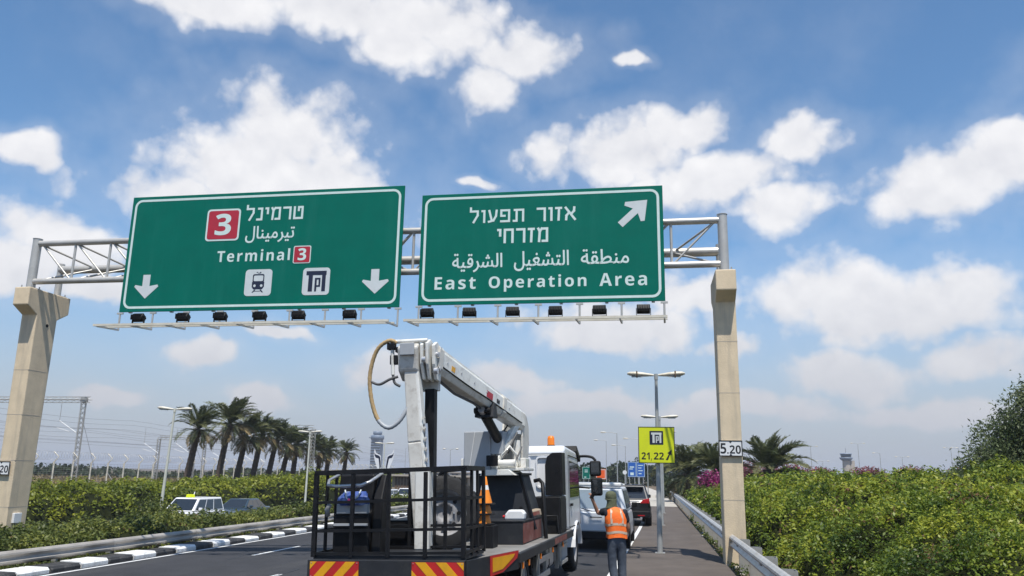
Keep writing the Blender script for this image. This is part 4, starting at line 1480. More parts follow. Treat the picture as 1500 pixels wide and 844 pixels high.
wood('distant_trees', 'dark distant trees behind the railway fence on the left', -190, -40, 150, -0.5, 3.0, 7000, 0.9, 'leaf_wood', 61)
wood('roadside_trees', 'dark distant trees where the road bends away', -24, 10, 190, -0.5, 6.2, 5200, 0.9, 'leaf_wood', 62, 10)
wood('bush_line', 'dark bushes behind the far pavement below the blue sign', 0.6, 6, 86, -0.2, 3.0, 2600, 0.45, 'leaf_wood', 63, 6)
wood('horizon_trees', 'faint low tree line on the far right horizon', 20, 330, 330, 0.3, 4.0, 6000, 1.6, 'leaf_wood', 64, 20)
# dry field between the fence and the railway
n = 16000
px = rng.uniform(-120, -53, n)
py = rng.uniform(52, 190, n)
o = leaf_object('dry_grass_field', np.stack([px, py, -0.35 + rng.uniform(0, 0.75, n)], 1), np.full(n, 0.7), 'frond_dry', up=-0.2, aspect=0.25)
tag(o, 'dry straw coloured grass behind the railway fence', 'grass', kind='stuff')
# ------------------------------------------------------------------ street lamps
def lamp_head_mesh(s=1):
    """cobra-head luminaire reaching along +X"""
    secs = []
    for x, hw, z0, z1 in ((0.06, 0.03, -0.03, 0.03), (0.2, 0.055, -0.045, 0.045), (0.34, 0.105, -0.06, 0.06), (0.55, 0.13, -0.07, 0.07), (0.72, 0.115, -0.06, 0.055), (0.8, 0.05, -0.03, 0.02)):
        secs.append([(s * x, hw * math.cos(a), (z0 + z1) / 2 + (z1 - z0) / 2 * math.sin(a) + x * 0.07) for a in np.linspace(0, 2 * math.pi, 10, endpoint=False)])
    return MB().loft(secs)


def street_lamp(loc, h, label, group, rotz=0.0, tilt=(0, 0), m='pole_grey', scale=1.0, band=False):
    root = empty('street_lamp', loc, (tilt[0], tilt[1], rotz), label=label, cat='street lamp', group=group)
    MB().cyl((0, 0, 0), (0, 0, h - 0.1), 0.075 * scale, 0.042 * scale, 12).build('pole', m, root)
    MB().bx(-0.13, 0.13, -0.13, 0.13, 0, 0.025).build('base_plate', 'galv', root)
    MB().cyl((0, 0, h - 0.12), (0, 0, h + 0.04), 0.055 * scale, 0.05 * scale).build('top_bracket', m, root)
    for s in (-1, 1):
        hd = lamp_head_mesh(s).build('lamp_head', 'lamp_white', root)
        hd.location = (0, 0, h)
        hd.scale = (scale, scale, scale)
        ln = MB().bx(min(s * 0.36, s * 0.68), max(s * 0.36, s * 0.68), -0.085, 0.085, -0.045, -0.02).build('lens', 'glass_pale', hd)
        if band:
            MB().bx(s * 0.53 - 0.02, s * 0.53 + 0.02, -0.137, 0.137, -0.06, 0.118).build('strap', 'brown_wood', hd, bevel=0.02)
    return root


street_lamp((0.18, 22.9, 0.0), 4.78, 'double headed lamp post carrying the yellow parking sign', 'double street lamps', band=True)
street_lamp((0.39, 35.8, 0.0), 4.52, 'double headed lamp post just behind the yellow parking sign', 'double street lamps')
street_lamp((0.62, 47.8, 0.0), 4.5, 'third double headed lamp post along the sidewalk', 'double street lamps')
street_lamp((-20.1, 31.5, -0.75), 5.2, 'cream double headed lamp in front of the white taxi', 'double street lamps', tilt=(0, 0.035), m='pole_cream')
street_lamp((-21.4, 49.0, -0.8), 5.2, 'cream double headed lamp among the last palms', 'double street lamps', m='pole_cream', tilt=(0, 0.0))

# yellow parking sign on the first post
ys = empty('parking_sign', (0.15, 22.76, 2.36), label='yellow parking sign 21 22 with a black arrow on the lamp post', cat='sign')
MB().bx(-0.49, 0.49, -0.012, 0.012, 0, 0.98).build('panel', 'sign_yellow', ys)
fr = MB()
ring(fr, rect(-0.492, 0.492, -0.002, 0.982), rect(-0.472, 0.472, 0.018, 0.962), 'y', -0.0145, -0.011)
fr.build('border', 'ink', ys)
pb = MB().prism(rrect(-0.185, 0.185, 0.50, 0.87, 0.015), 'y', -0.0125, -0.016).build('parking_plate', 'sign_navy', ys)
parking_symbol(pb, -0.14, 0.14, 0.545, 0.825, -0.016, 'sign_pale')
text_mesh('number', sans('21'), 'ink', -0.41, -0.19, 0.10, 0.29, -0.0145, parent=ys)
MB().prism([(-0.15, 0.13), (-0.135, 0.13), (-0.135, 0.1), (-0.155, 0.055), (-0.165, 0.055), (-0.15, 0.1)], 'y', -0.0125, -0.0145).build('comma', 'ink', ys)
text_mesh('number', sans('22'), 'ink', -0.08, 0.19, 0.10, 0.29, -0.0145, parent=ys)
ar = [(0.235, 0.09), (0.30, 0.09), (0.355, 0.235), (0.40, 0.215), (0.405, 0.375), (0.285, 0.275), (0.325, 0.25)]
MB().prism(ar, 'y', -0.0125, -0.0145).build('arrow', 'ink', ys)
MB().bx(-0.02, 0.08, 0.012, 0.06, 0.2, 0.25).bx(-0.02, 0.08, 0.012, 0.06, 0.72, 0.77).build('bracket', 'galv', ys)


# ------------------------------------------------------------------ far masts and lamps with one or two arms
def mast_lamp(loc, h, arms, label, group, reach=1.6, r=0.09):
    root = empty('mast_lamp', loc, label=label, cat='street lamp', group=group)
    MB().cyl((0, 0, 0), (0, 0, h), r, r * 0.5, 8).build('pole', 'pole_grey', root)
    for s in arms:
        MB().tube([(0, 0, h - 0.05), (s * reach * 0.5, 0, h + 0.12), (s * reach, 0, h + 0.12)], r * 0.4, 6).build('arm', 'pole_grey', root)
        secs = []
        for x, hw in ((reach * 0.95, 0.06), (reach * 1.1, 0.16), (reach * 1.35, 0.17), (reach * 1.5, 0.06)):
            secs.append([(s * x, hw * math.cos(a), h + 0.12 + hw * 0.6 * math.sin(a)) for a in np.linspace(0, 2 * math.pi, 8, endpoint=False)])
        MB().loft(secs).build('lamp_head', 'lamp_white', root)
    return root


gl = 'tall single arm lamps along the far road'
mast_lamp((-4.8, 118, 0), 8.0, (-1,), 'tall single arm lamp right of the truck mirror', gl)
mast_lamp((-1.9, 128, 0), 7.6, (-1,), 'single arm lamp just left of the blue signs', gl)
mast_lamp((-8.5, 158, 0), 8.6, (-1,), 'thin far lamp between the green and orange signs', gl)
mast_lamp((-4.3, 140, 0), 7.0, (-1,), 'single arm lamp above the orange board and far trees', gl)
mast_lamp((-0.4, 88, 0), 3.9, (-1, 1), 'short double lamp in front of the blue signs', gl, reach=0.6, r=0.06)
mast_lamp((0.55, 66, 0), 4.1, (1,), 'lamp post between the blue signs and the yellow sign', gl, reach=0.5, r=0.06)
gr = 'far lamp masts on the right horizon'
for k, (x, y, h, arms, l) in enumerate(((39.5, 215, 10.0, (-1, 1), 'far double lamp mast left of the small tan tower'), (51.5, 218, 11.0, (-1, 1), 'tallest far double lamp mast right of the small tan tower'), (57.6, 222, 8.8, (-1,), 'far single mast second right of the small tan tower'), (64.0, 226, 8.0, (-1, 1), 'far mast in the middle of the oleander line'), (73.9, 220, 10.2, (-1, 1), 'far double mast just left of the olive tree'), (77.0, 224, 10.4, (-1,), 'thin far mast touching the olive tree outline'), (45.5, 232, 6.8, (-1, 1), 'short far mast left of the small tan tower'))):
    mast_lamp((x, y, 0.5), h - 0.5, arms, l, gr, reach=1.2, r=0.12)
gm = 'far double lamps beyond the cage'
mast_lamp((-29.3, 118, -0.5), 5.9, (-1, 1), 'far double lamp between the boom rest post and the grey cabinet', gm, reach=0.8, r=0.07)
mast_lamp((-46.0, 150, -0.5), 7.0, (1,), 'thin far lamp right of the last palm', gm, reach=0.8, r=0.07)

# ------------------------------------------------------------------ signs on posts far along the road
def post_sign(name, loc, w, h, zb, m, label, marks=(), posts=2, group=None):
    root = empty(name, loc, label=label, cat='sign', group=group)
    MB().bx(-w / 2, w / 2, -0.03, 0.0, zb, zb + h).build('panel', m, root)
    for k in range(posts):
        x = 0 if posts == 1 else (-w * 0.3 + k * w * 0.6)
        MB().cyl((x, 0.06, 0), (x, 0.06, zb + h - 0.05), 0.05, n=8).build('post', 'galv', root)
    bd = MB()
    ring(bd, rect(-w / 2 + 0.03, w / 2 - 0.03, zb + 0.03, zb + h - 0.03), rect(-w / 2 + 0.07, w / 2 - 0.07, zb + 0.07, zb + h - 0.07), 'y', -0.032, -0.036)
    bd.build('border_line', 'sign_white', root)
    for a, b, c, d in marks:
        MB().prism(rect(-w / 2 + a * w, -w / 2 + b * w, zb + c * h, zb + d * h), 'y', -0.031, -0.036).build('mark', 'sign_white', root)
    return root


post_sign('direction_sign', (-2.55, 110, 0), 1.12, 1.95, 1.92, 'sign_blue', 'left of the two blue signs beside the far road', ((0.25, 0.75, 0.62, 0.7), (0.2, 0.6, 0.5, 0.56), (0.3, 0.7, 0.12, 0.3)))
post_sign('direction_sign', (-1.42, 110, 0), 1.08, 1.95, 1.92, 'sign_blue', 'right of the two blue signs beside the far road', ((0.2, 0.8, 0.75, 0.8), (0.2, 0.6, 0.58, 0.63), (0.2, 0.75, 0.4, 0.45), (0.25, 0.6, 0.2, 0.26)))
post_sign('direction_sign', (-8.6, 110, 0), 1.05, 1.6, 1.55, 'sign_green', 'small far green sign seen between cab and mirror', ((0.25, 0.5, 0.12, 0.2), (0.3, 0.7, 0.55, 0.62), (0.3, 0.7, 0.7, 0.76)))
post_sign('warning_board', (-3.75, 62, 0), 0.75, 0.75, 1.75, 'far_orange', 'small orange board right of the truck mirror', posts=1)
rs = empty('round_sign', (-4.2, 132, 0), label='tiny round white sign on a post among the far trees', cat='sign')
MB().cyl((0, 0, 0), (0, 0, 2.7), 0.05, n=8).build('post', 'galv', rs)
MB().cyl((0, -0.06, 2.6), (0, -0.08, 2.6), 0.33, n=20).build('disc', 'plate_white', rs)

# ------------------------------------------------------------------ railway fence with outward arms
fence = empty('security_fence', (-52, 60, -0.25), label='long grey railway security fence with razor wire arms', cat='fence')
fence.scale = (1.25, 1.0, 1.28)
pm = MB().cyl((0, 0, 0), (0, 0, 2.1), 0.07, n=6).tube([(0, 0, 2.05), (0.32, 0, 2.42), (-0.1, 0, 2.75)], 0.045, 5)
pmesh = pm.mesh('post', 'lamp_white')
arm = MB().tube([(0.0, 0, 0.0), (0.2, 0.1, 0.14), (0.28, 0, 0.38)], 0.03, 5).mesh('arm_bracket', 'galv')
for k in range(46):
    o = link(bpy.data.objects.new('post', pmesh), fence)
    o.location = (0, -10 + k * 2.45, 0)
    if k % 7 == 2:
        st = MB().cyl((0, 0, 1.4), (0.9, 0.5, 0), 0.04, n=5).build('stay', 'galv', fence)
        st.location = o.location
wr = MB()
for z in np.arange(0.15, 2.1, 0.14):
    wr.tube([(0, -10, z), (0, 102, z)], 0.008, 3)
for y in np.arange(-10, 102, 0.5):
    wr.tube([(0, y, 0.1), (0, y, 2.05)], 0.006, 3)
tag(wr.build('wire_mesh', 'wire', fence), kind='stuff')
rz = MB()
pts = []
for i in range(3600):
    t = i / 3600
    a = i * 0.55
    pts.append((0.1 + 0.3 * math.cos(a), -10 + 112 * t, 2.5 + 0.3 * math.sin(a)))
rz.tube(pts, 0.009, 3)
rz.build('razor_wire', 'wire_pale', fence)

# ------------------------------------------------------------------ railway catenary
def lattice(mb, p, q, w, n, r):
    p, q = Vector(p), Vector(q)
    d = (q - p).normalized()
    x = d.orthogonal().normalized()
    y = d.cross(x)
    cs = [(x + y) * w / 2, (x - y) * w / 2, (-x - y) * w / 2, (-x + y) * w / 2]
    for c in cs:
        mb.cyl(p + c, q + c, r, n=5)
    for i in range(n):
        a, b = p.lerp(q, i / n), p.lerp(q, (i + 1) / n)
        for j in range(4):
            mb.cyl(a + cs[j], b + cs[(j + 1) % 4], r * 0.6, n=4)


def portal(x, y, h, span, label, seed):
    rd = random.Random(seed)
    root = empty('catenary_portal', (x, y, -0.3), label=label, cat='railway mast', group='railway catenary portals')
    m = MB()
    lattice(m, (0, 0, 0), (0, 0, h), 0.42, 18, 0.05)
    m.build('mast', 'galv', root)
    m = MB()
    lattice(m, (0.7, 0, h + 0.15), (-span, 0, h + 0.15), 0.42, int(span / 0.7), 0.035)
    m.build('cross_beam', 'galv', root)
    MB().bx(-0.25, 0.25, -0.25, 0.25, h - 0.1, h + 0.45).build('head_block', 'galv', root)
    m = MB()
    lattice(m, (-span, 0, 0), (-span, 0, h), 0.42, 18, 0.05)
    m.build('mast', 'galv', root)
    for dx in (-1.0, -5.5):
        MB().cyl((dx + 0.6, 0, h - 3.2), (dx - 1.5, 0, h - 2.0), 0.045, n=6).build('registration_arm', 'porcelain', root)
        MB().cyl((dx - 0.2, 0, h - 3.1), (dx - 1.7, 0, h - 2.7), 0.03, n=6).build('steady_arm', 'porcelain', root)
        MB().cyl((dx - 1.5, 0, h - 0.05), (dx - 1.5, 0, h - 2.0), 0.025, n=5).build('drop_rod', 'galv', root)
    MB().cyl((0, 0, h - 1.6), (1.2, 2.6, 0), 0.02, n=4).build('stay_wire', 'wire', root)
    return root


portal(-57.5, 74.6, 8.9, 17, 'tall lattice railway mast beside the left gantry pillar', 1)
portal(-57.5, 96.0, 7.4, -16, 'second lattice railway mast left of the first palm', 2)
portal(-57.5, 113.0, 6.7, 16, 'third lattice railway mast behind the palm row', 3)
portal(-57.5, 126.0, 6.7, 16, 'fourth lattice railway mast behind the palm row', 4)
cw = empty('catenary_wires', (-58, 60, 4), label='overhead railway wires sagging between the lattice masts', cat='wires')
for dx, z in ((-0.6, 0.6), (-0.6, 2.2), (-3, 0.8), (-3, 2.3), (-5.2, 0.5), (-5.2, 1.9), (0.4, 3.2), (0.4, 2.7), (-1.6, 1.3), (-8, 1.0), (-8, 2.4)):
    pts = []
    for i in range(61):
        y = -25 + i * 3.0
        ph = ((y + 0) % 24) / 24
        pts.append((dx, y, z - (0.35 if z > 1.2 else 0.05) * math.sin(ph * math.pi)))
    MB().tube(pts, 0.014, 4).build('wire', 'wire', cw)

# ------------------------------------------------------------------ control towers, banner, buildings
t = empty('control_tower', (-207, 600, -0.3), label='tall blue grey control tower on the horizon beside the boom', cat='tower')
MB().bx(-3.6, 3.6, -3.6, 3.6, 0, 26).build('shaft', 'tower_blue', t)
for k in range(12):
    MB().bx(-3.7, 3.7, -3.64, -3.6, 1.2 + k * 2.05, 2.2 + k * 2.05).build('window_band', 'glass', t)
MB().lathe([(4.0, 25.5), (5.4, 27), (5.4, 29.2), (4.6, 29.8), (0.1, 30)], (0, 0, 0), n=8).build('cabin', 'tower_blue', t)
MB().lathe([(3.0, 30), (3.6, 30.6), (3.6, 32.6), (0.1, 33)], (0, 0, 0), n=8).build('upper_cabin', 'tower_blue', t)
MB().bx(-6.5, -3.6, -1, 1, 27.6, 28.2).build('gallery', 'tower_blue', t)
t = empty('control_tower', (100, 450, 0.9), label='small tan control tower on the right horizon', cat='tower')
MB().cyl((0, 0, 0), (0, 0, 11.2), 2.1, 1.9, 12).build('shaft', 'tower_tan', t)
MB().lathe([(2.0, 10.8), (3.2, 11.8), (3.3, 12.6), (0.1, 12.6)], (0, 0, 0), n=10).build('gallery', 'tower_blue', t)
MB().lathe([(2.5, 12.6), (2.9, 14.2), (0.1, 14.2)], (0, 0, 0), n=10).build('cabin', 'glass', t)
MB().lathe([(3.1, 14.2), (3.0, 14.6), (0.1, 14.9)], (0, 0, 0), n=10).build('roof', 'tower_blue', t)
MB().cyl((0, 0, 14.8), (0, 0, 17.5), 0.12, n=5).build('antenna', 'wire', t)
MB().bx(2.0, 4.0, -0.5, 0.5, 6, 11).build('stair_shaft', 'tower_tan', t)
bn = empty('banner_lamp', (-30.15, 90, -0.8), label='double lamp with two white wing shaped banners beyond the cage', cat='street lamp')
MB().cyl((0, 0, 0), (0, 0, 6.0), 0.09, 0.06, 8).build('pole', 'pole_cream', bn)
for s in (-1, 1):
    hd = lamp_head_mesh(s).build('lamp_head', 'lamp_white', bn)
    hd.location = (0, 0, 6.0)
    hd.scale = (1.45, 1.3, 1.3)
    w = [(0.25, 2.9), (0.32, 4.0), (0.38, 4.6), (0.6, 4.75), (0.95, 4.9), (1.15, 5.35), (1.22, 4.7), (1.05, 4.0), (0.8, 3.4), (0.55, 2.8)]
    MB().prism([(s * a, z) for a, z in w], 'y', -0.03, 0.03).build('banner', 'banner_white', bn)
    k = [(0.30, 3.4), (0.36, 4.0), (0.44, 4.5), (0.65, 4.65), (1.0, 4.75), (1.15, 5.0), (1.12, 4.65), (0.95, 4.4), (0.62, 4.3), (0.52, 3.7), (0.42, 3.0)]
    MB().prism([(s * a, z) for a, z in k], 'y', -0.035, -0.031).build('dark_stripe', 'sign_navy', bn)
bl = empty('low_building', (-27.3, 97, -0.9), label='low tan building with brown timber screens seen through the cage', cat='building')
MB().bx(-4, 5.5, 0, 4, 0, 2.45).build('wall', 'tan_wall', bl)
MB().bx(-4.3, 5.8, -0.5, 4.3, 2.45, 2.65).build('roof', 'tower_tan', bl)
for k in range(24):
    x = -3.6 + k * 0.38
    MB().bx(x, x + 0.27, -0.08, -0.02, 0.3, 2.35).build('timber_slat', 'brown_wood', bl)
tb = empty('terminal_building', (-140, 420, -0.3), label='long pale low building on the horizon behind the boom', cat='building')
MB().bx(-38, 70, 0, 20, 0, 2.6).build('wall', 'pale_concrete', tb)
MB().bx(-39, 71, -1, 21, 2.6, 3.0).build('roof', 'tower_tan', tb)
for k in range(20):
    MB().bx(-36 + k * 5.2, -32.5 + k * 5.2, -0.06, -0.01, 1.0, 2.0).build('window', 'glass', tb)
# ------------------------------------------------------------------ aerial platform truck (local frame: x right, y forward from the tail bar, z up)
T_LOC, T_ROT = (-3.25, 10.3, -0.04), (0.0, -R(1.72), -R(2.5))
truck = empty('platform_truck', T_LOC, T_ROT, label='white truck with a folded aerial work platform parked on the right lane', cat='truck')
TM = Matrix.Translation(T_LOC) @ Euler(T_ROT).to_matrix().to_4x4()


def tp(name, m, mb, bevel=0.0, parent=truck):
    return mb.build(name, m, parent, bevel)


DZ = 0.92
tp('chassis_rail', 'black_steel', MB().bx(-0.42, -0.32, 0.15, 8.2, 0.55, 0.80), 0.01)
tp('chassis_rail', 'black_steel', MB().bx(0.48, 0.58, 0.15, 8.2, 0.55, 0.80), 0.01)
tp('underbody', 'black_steel', MB().bx(-0.9, 1.05, 1.9, 6.2, 0.45, 0.79).bx(-0.25, 0.4, 0.4, 8.0, 0.4, 0.6))
deck_poly = [(-1.12, 0.06), (0.95, 0.06), (1.31, 1.52), (1.33, 7.02), (-1.14, 7.02)]
tp('deck', 'deck', MB().prism(deck_poly, 'z', 0.86, DZ), 0.006)
tp('deck_edge', 'dark_grey', MB().beam((1.345, 1.5, 0.845), (1.345, 7.0, 0.845), 0.03, 0.13), 0.006)
tp('deck_edge', 'dark_grey', MB().beam((-1.155, 0.1, 0.845), (-1.155, 7.0, 0.845), 0.03, 0.13), 0.006)
tp('cross_members', 'black_steel', MB().bx(-1.1, 1.3, 1.7, 1.78, 0.7, 0.85).bx(-1.1, 1.3, 3.4, 3.48, 0.7, 0.85).bx(-1.1, 1.3, 5.2, 5.28, 0.7, 0.85))
tp('tail_bar', 'dark_grey', MB().bx(-1.13, 0.97, -0.05, 0.05, 0.70, 0.955), 0.008)
tp('side_bar', 'dark_grey', MB().beam((0.985, 0.0, 0.83), (1.325, 1.5, 0.83), 0.03, 0.25), 0.006)
tp('tail_skirt', 'black_steel', MB().prism([(0.05, 0.70), (1.9, 0.70), (1.9, 0.5), (0.6, 0.35), (0.05, 0.35)], 'x', -0.95, 0.85))
# underrun bar and tail lamps below the board (just under the frame)
tp('underrun_bar', 'black_steel', MB().bx(-1.05, 0.95, 0.05, 0.15, 0.36, 0.5), 0.01)
for x in (-0.9, 0.72):
    o = tp('tail_lamp', 'tail_red', MB().bx(x - 0.16, x + 0.16, -0.02, 0.06, 0.53, 0.66), 0.01)


def chevron(x0, x1, z0, z1, slant, n):
    b = tp('chevron_board', 'board_red', MB().bx(x0, x1, -0.062, -0.052, z0, z1))
    w = (x1 - x0) / n
    h = z1 - z0
    sh = h * 0.95 * slant
    for k in range(-2, n + 2):
        if k % 2 == 0:
            continue
        poly = [(x0 + k * w - sh / 2, z0), (x0 + (k + 1) * w - sh / 2, z0), (x0 + (k + 1) * w + sh / 2, z1), (x0 + k * w + sh / 2, z1)]
        # clip to the board
        for lim, sgn in ((x0, 1), (x1, -1)):
            out = []
            for i in range(len(poly)):
                p, q = poly[i], poly[(i + 1) % len(poly)]
                ip, iq = (p[0] - lim) * sgn >= 0, (q[0] - lim) * sgn >= 0
                if ip:
                    out.append(p)
                if ip != iq:
                    t = (lim - p[0]) / (q[0] - p[0])
                    out.append((lim, p[1] + t * (q[1] - p[1])))
            poly = out
            if not poly:
                break
        if len(poly) >= 3:
            MB().prism(poly, 'y', -0.0625, -0.066).build('yellow_stripe', 'board_yellow', b)
    for x in (x0 + 0.02, x1 - 0.02):
        for z in (z0 + 0.015, z1 - 0.015):
            MB().cyl((x, -0.066, z), (x, -0.07, z), 0.007, n=6).build('rivet', 'steel', b)


chevron(-1.085, -0.42, 0.745, 0.935, 1, 5)
chevron(0.29, 0.965, 0.745, 0.935, -1, 5)
# side reflector board on the slanted bar
sb = Vector((1.325 - 0.985, 1.5, 0)).normalized()
nb = Vector((sb.y, -sb.x, 0))


def on_bar(u, z, off):
    p = Vector((0.985, 0.0, z)) + sb * u + nb * off
    return tuple(p)


bd = MB()
o_ = [on_bar(u, z, 0.02) for u, z in ((0.62, 0.70), (0.62, 0.955), (1.52, 0.955), (1.46, 0.86), (1.0, 0.72))]
i_ = [on_bar(u, z, 0.026) for u, z in ((0.62, 0.70), (0.62, 0.955), (1.52, 0.955), (1.46, 0.86), (1.0, 0.72))]
bd.add(o_ + i_, [(0, 1, 2, 3, 4), (9, 8, 7, 6, 5), (0, 5, 6, 1), (1, 6, 7, 2), (2, 7, 8, 3), (3, 8, 9, 4), (4, 9, 5, 0)])
bo = tp('side_board', 'board_red', bd)
yf = MB()
a_ = [on_bar(u, z, 0.028) for u, z in ((0.68, 0.745), (0.68, 0.925), (1.38, 0.925), (1.32, 0.88), (0.98, 0.76))]
b_ = [on_bar(u, z, 0.031) for u, z in ((0.68, 0.745), (0.68, 0.925), (1.38, 0.925), (1.32, 0.88), (0.98, 0.76))]
yf.add(a_ + b_, [(0, 1, 2, 3, 4), (9, 8, 7, 6, 5), (0, 5, 6, 1), (1, 6, 7, 2), (2, 7, 8, 3), (3, 8, 9, 4), (4, 9, 5, 0)])
yf.build('yellow_field', 'board_yellow', bo)

# --- work basket
bk = tp('basket', 'dark_grey', MB().bx(-1.1, 0.95, 0.06, 1.02, 0.955, 1.0))


def bar(p, q, w=0.042, name='bar', m='black_steel'):
    return MB().beam(p, q, w, w).build(name, m, bk)


CY0, CY1 = 0.06, 1.02
for x in (-1.1, -0.58, -0.08, 0.42, 0.93):
    bar((x, CY0, 0.98), (x, CY0, 2.04 if x < 0.9 else 2.08), 0.055 if abs(x) > 0.9 else 0.045, 'post')
for x in (-1.1, -0.12, 0.40, 0.95):
    bar((x, CY1, 0.98), (x, CY1, 2.06), 0.045, 'post')
for y in (0.4, 0.7):
    for x in (-1.1, 0.945):
        bar((x, y, 0.98), (x, y, 2.06), 0.035, 'post')
for z, zr in ((2.045, 2.085), (1.66, 1.70), (1.30, 1.33), (1.02, 1.04)):
    w = 0.055 if z > 2 else 0.035
    bar((-1.12, CY0, z), (0.95, CY0, zr), w, 'rail')
    bar((-1.12, CY1, z), (0.97, CY1, zr), w, 'rail')
    bar((-1.1, CY0, z), (-1.1, CY1, z), w, 'rail')
    bar((0.945, CY0, zr), (0.945, CY1, zr), w, 'rail')
cs = tp('control_console', 'black_plastic', MB().prism([(0.25, 1.0), (0.78, 1.0), (0.82, 1.6), (0.8, 2.03), (0.42, 2.03), (0.36, 1.55), (0.25, 1.5)], 'x', -0.93, -0.42), 0.03)
MB().tube([(-1.0, 0.55, 2.02), (-1.03, 0.3, 1.95), (-0.98, 0.16, 1.885), (-0.85, 0.13, 1.87), (-0.5, 0.13, 1.88), (-0.4, 0.18, 1.92), (-0.36, 0.4, 2.0), (-0.37, 0.55, 2.03)], 0.022, 8).build('handle_bar', 'steel', cs)
MB().bx(-0.88, -0.44, 0.22, 0.34, 1.51, 1.64).build('control_panel', 'grey_panel', cs, 0.015)
MB().bx(-0.9, -0.43, 0.2, 0.24, 1.36, 1.39).build('trim', 'grey_panel', cs)
for x in (-0.8, -0.68, -0.56):
    MB().cyl((x, 0.26, 1.64), (x, 0.25, 1.70), 0.014, n=8).build('lever', 'black_steel', cs)
MB().bx(-0.82, -0.58, 0.5, 0.66, 2.03, 2.09).build('cover_box', 'black_plastic', cs, 0.02)
tp('side_pouch', 'black_plastic', MB().prism([(0.3, 1.0), (0.62, 1.0), (0.66, 1.95), (0.5, 2.02), (0.35, 1.7)], 'x', -0.41, -0.28), 0.02)
MB().tube([(-1.03, 0.3, 1.5), (-1.0, 0.2, 1.56), (-0.97, 0.22, 1.64)], 0.035, 6).build('grip', 'grey_panel', cs)
# the cloth bag lying in the console (its own thing)
bag = empty('cloth_bag', tuple(TM @ Vector((-0.66, 0.32, 1.62))), T_ROT, label='blue patterned cloth bag lying on the basket control console', cat='bag')
secs = []
for z, w, d in ((0.0, 0.2, 0.07), (0.05, 0.225, 0.1), (0.10, 0.21, 0.1), (0.15, 0.17, 0.07), (0.18, 0.15, 0.03)):
    secs.append([(w * math.cos(a) * (1 + 0.12 * math.sin(5 * a + z * 40)), d * math.sin(a) * (1 + 0.3 * math.cos(7 * a + z * 60)) - 0.06 + z * 0.3, z) for a in np.linspace(0, 2 * math.pi, 18, endpoint=False)])
MB().loft(secs).build('body', 'bag_blue', bag)
MB().tube([(-0.1, -0.1, 0.2), (-0.06, -0.14, 0.1), (0.02, -0.16, 0.05), (0.1, -0.13, 0.12), (0.12, -0.08, 0.2)], 0.012, 6).build('strap', 'sign_pale', bag)
MB().bx(-0.03, 0.05, -0.18, -0.1, 0.03, 0.08, Matrix.Rotation(0.4, 3, 'Y')).build('patch', 'leaf_pink', bag)

# --- folded jib, main boom, turret
J0, J1 = Vector((-0.165, 1.12, 3.66)), Vector((0.085, 1.02, 1.0))
jb = MB()
jd = (J1 - J0).normalized()
for (a, b, w0, w1, h0, h1) in ((0.0, 0.45, 0.19, 0.21, 0.22, 0.22), (0.45, 1.0, 0.21, 0.19, 0.22, 0.18)):
    jb.beam(J0.lerp(J1, a), J0.lerp(J1, b), w0, h0, w1, h1, up=(0, -1, 0))
ji = tp('jib', 'boom_grey', jb, 0.02)
MB().beam(J0.lerp(J1, 0.05) + Vector((0.1, -0.03, 0)), J0.lerp(J1, 0.6) + Vector((0.125, -0.03, 0)), 0.05, 0.16, up=(0, -1, 0)).build('side_plate', 'white_paint', ji, 0.01)
MB().cyl(J0.lerp(J1, 0.35) + Vector((0.17, -0.05, 0)), J0.lerp(J1, 0.72) + Vector((0.15, -0.05, 0)), 0.028).build('hydraulic_line', 'steel', ji)
for k in range(7):
    c = J0.lerp(J1, 0.32 + k * 0.055) + Vector((0.165, -0.1, 0))
    MB().cyl(c, c + Vector((0.0, -0.03, 0)), 0.022, n=8).build('bolt', 'boom_grey', ji)
MB().bx(-0.02, 0.19, 0.92, 1.12, 1.0, 2.08).build('jib_foot', 'white_paint', ji, 0.015)
kn = tp('knuckle', 'boom_grey', MB().prism([(0.92, 3.84), (1.06, 3.93), (1.36, 3.93), (1.42, 3.7), (1.34, 3.42), (1.16, 3.36), (0.98, 3.5)], 'x', -0.33, -0.02), 0.03)
MB().bx(-0.28, -0.06, 0.9, 0.93, 3.72, 3.9).build('end_plate', 'grey_panel', kn, 0.01)
for x0, x1, dy, dz in ((0.0, 0.045, 0.0, 0.0), (0.075, 0.12, 0.03, 0.03), (0.15, 0.2, 0.1, 0.0)):
    pl = MB().prism([(0.98 + dy, 3.88 + dz), (1.12 + dy, 3.95 + dz), (1.3 + dy, 3.9 + dz), (1.38 + dy, 3.6), (1.3 + dy, 3.36), (1.12 + dy, 3.38), (1.0 + dy, 3.6)], 'x', x0, x1)
    pl.build('link_plate', 'white_paint', kn, 0.012)
for x, y, z, r in ((0.205, 1.2, 3.75, 0.04), (0.205, 1.28, 3.55, 0.035), (0.205, 1.15, 3.5, 0.05), (0.05, 1.05, 3.66, 0.05), (0.05, 1.12, 3.82, 0.035), (0.205, 1.33, 3.85, 0.03)):
    MB().cyl((x - 0.02, y - 0.02, z), (x + 0.035, y - 0.02, z), r, n=10).build('pin', 'steel', kn)
MB().cyl((-0.45, 1.0, 3.94), (0.1, 1.05, 3.95), 0.03).build('sheave_bar', 'white_paint', kn)
MB().cyl((-0.43, 1.0, 3.9), (-0.41, 1.0, 3.45), 0.028).build('guide_rod', 'white_paint', kn)
MB().bx(-0.5, -0.38, 0.95, 1.05, 3.82, 3.92).bx(-0.46, -0.34, 0.98, 1.05, 3.6, 3.74).bx(-0.38, -0.3, 0.98, 1.08, 3.78, 3.86).build('hose_clamp', 'black_steel', kn, 0.01)
MB().bx(-0.16, 0.16, 1.42, 1.52, 3.24, 3.42).build('rest_saddle', 'boom_grey', kn, 0.01)

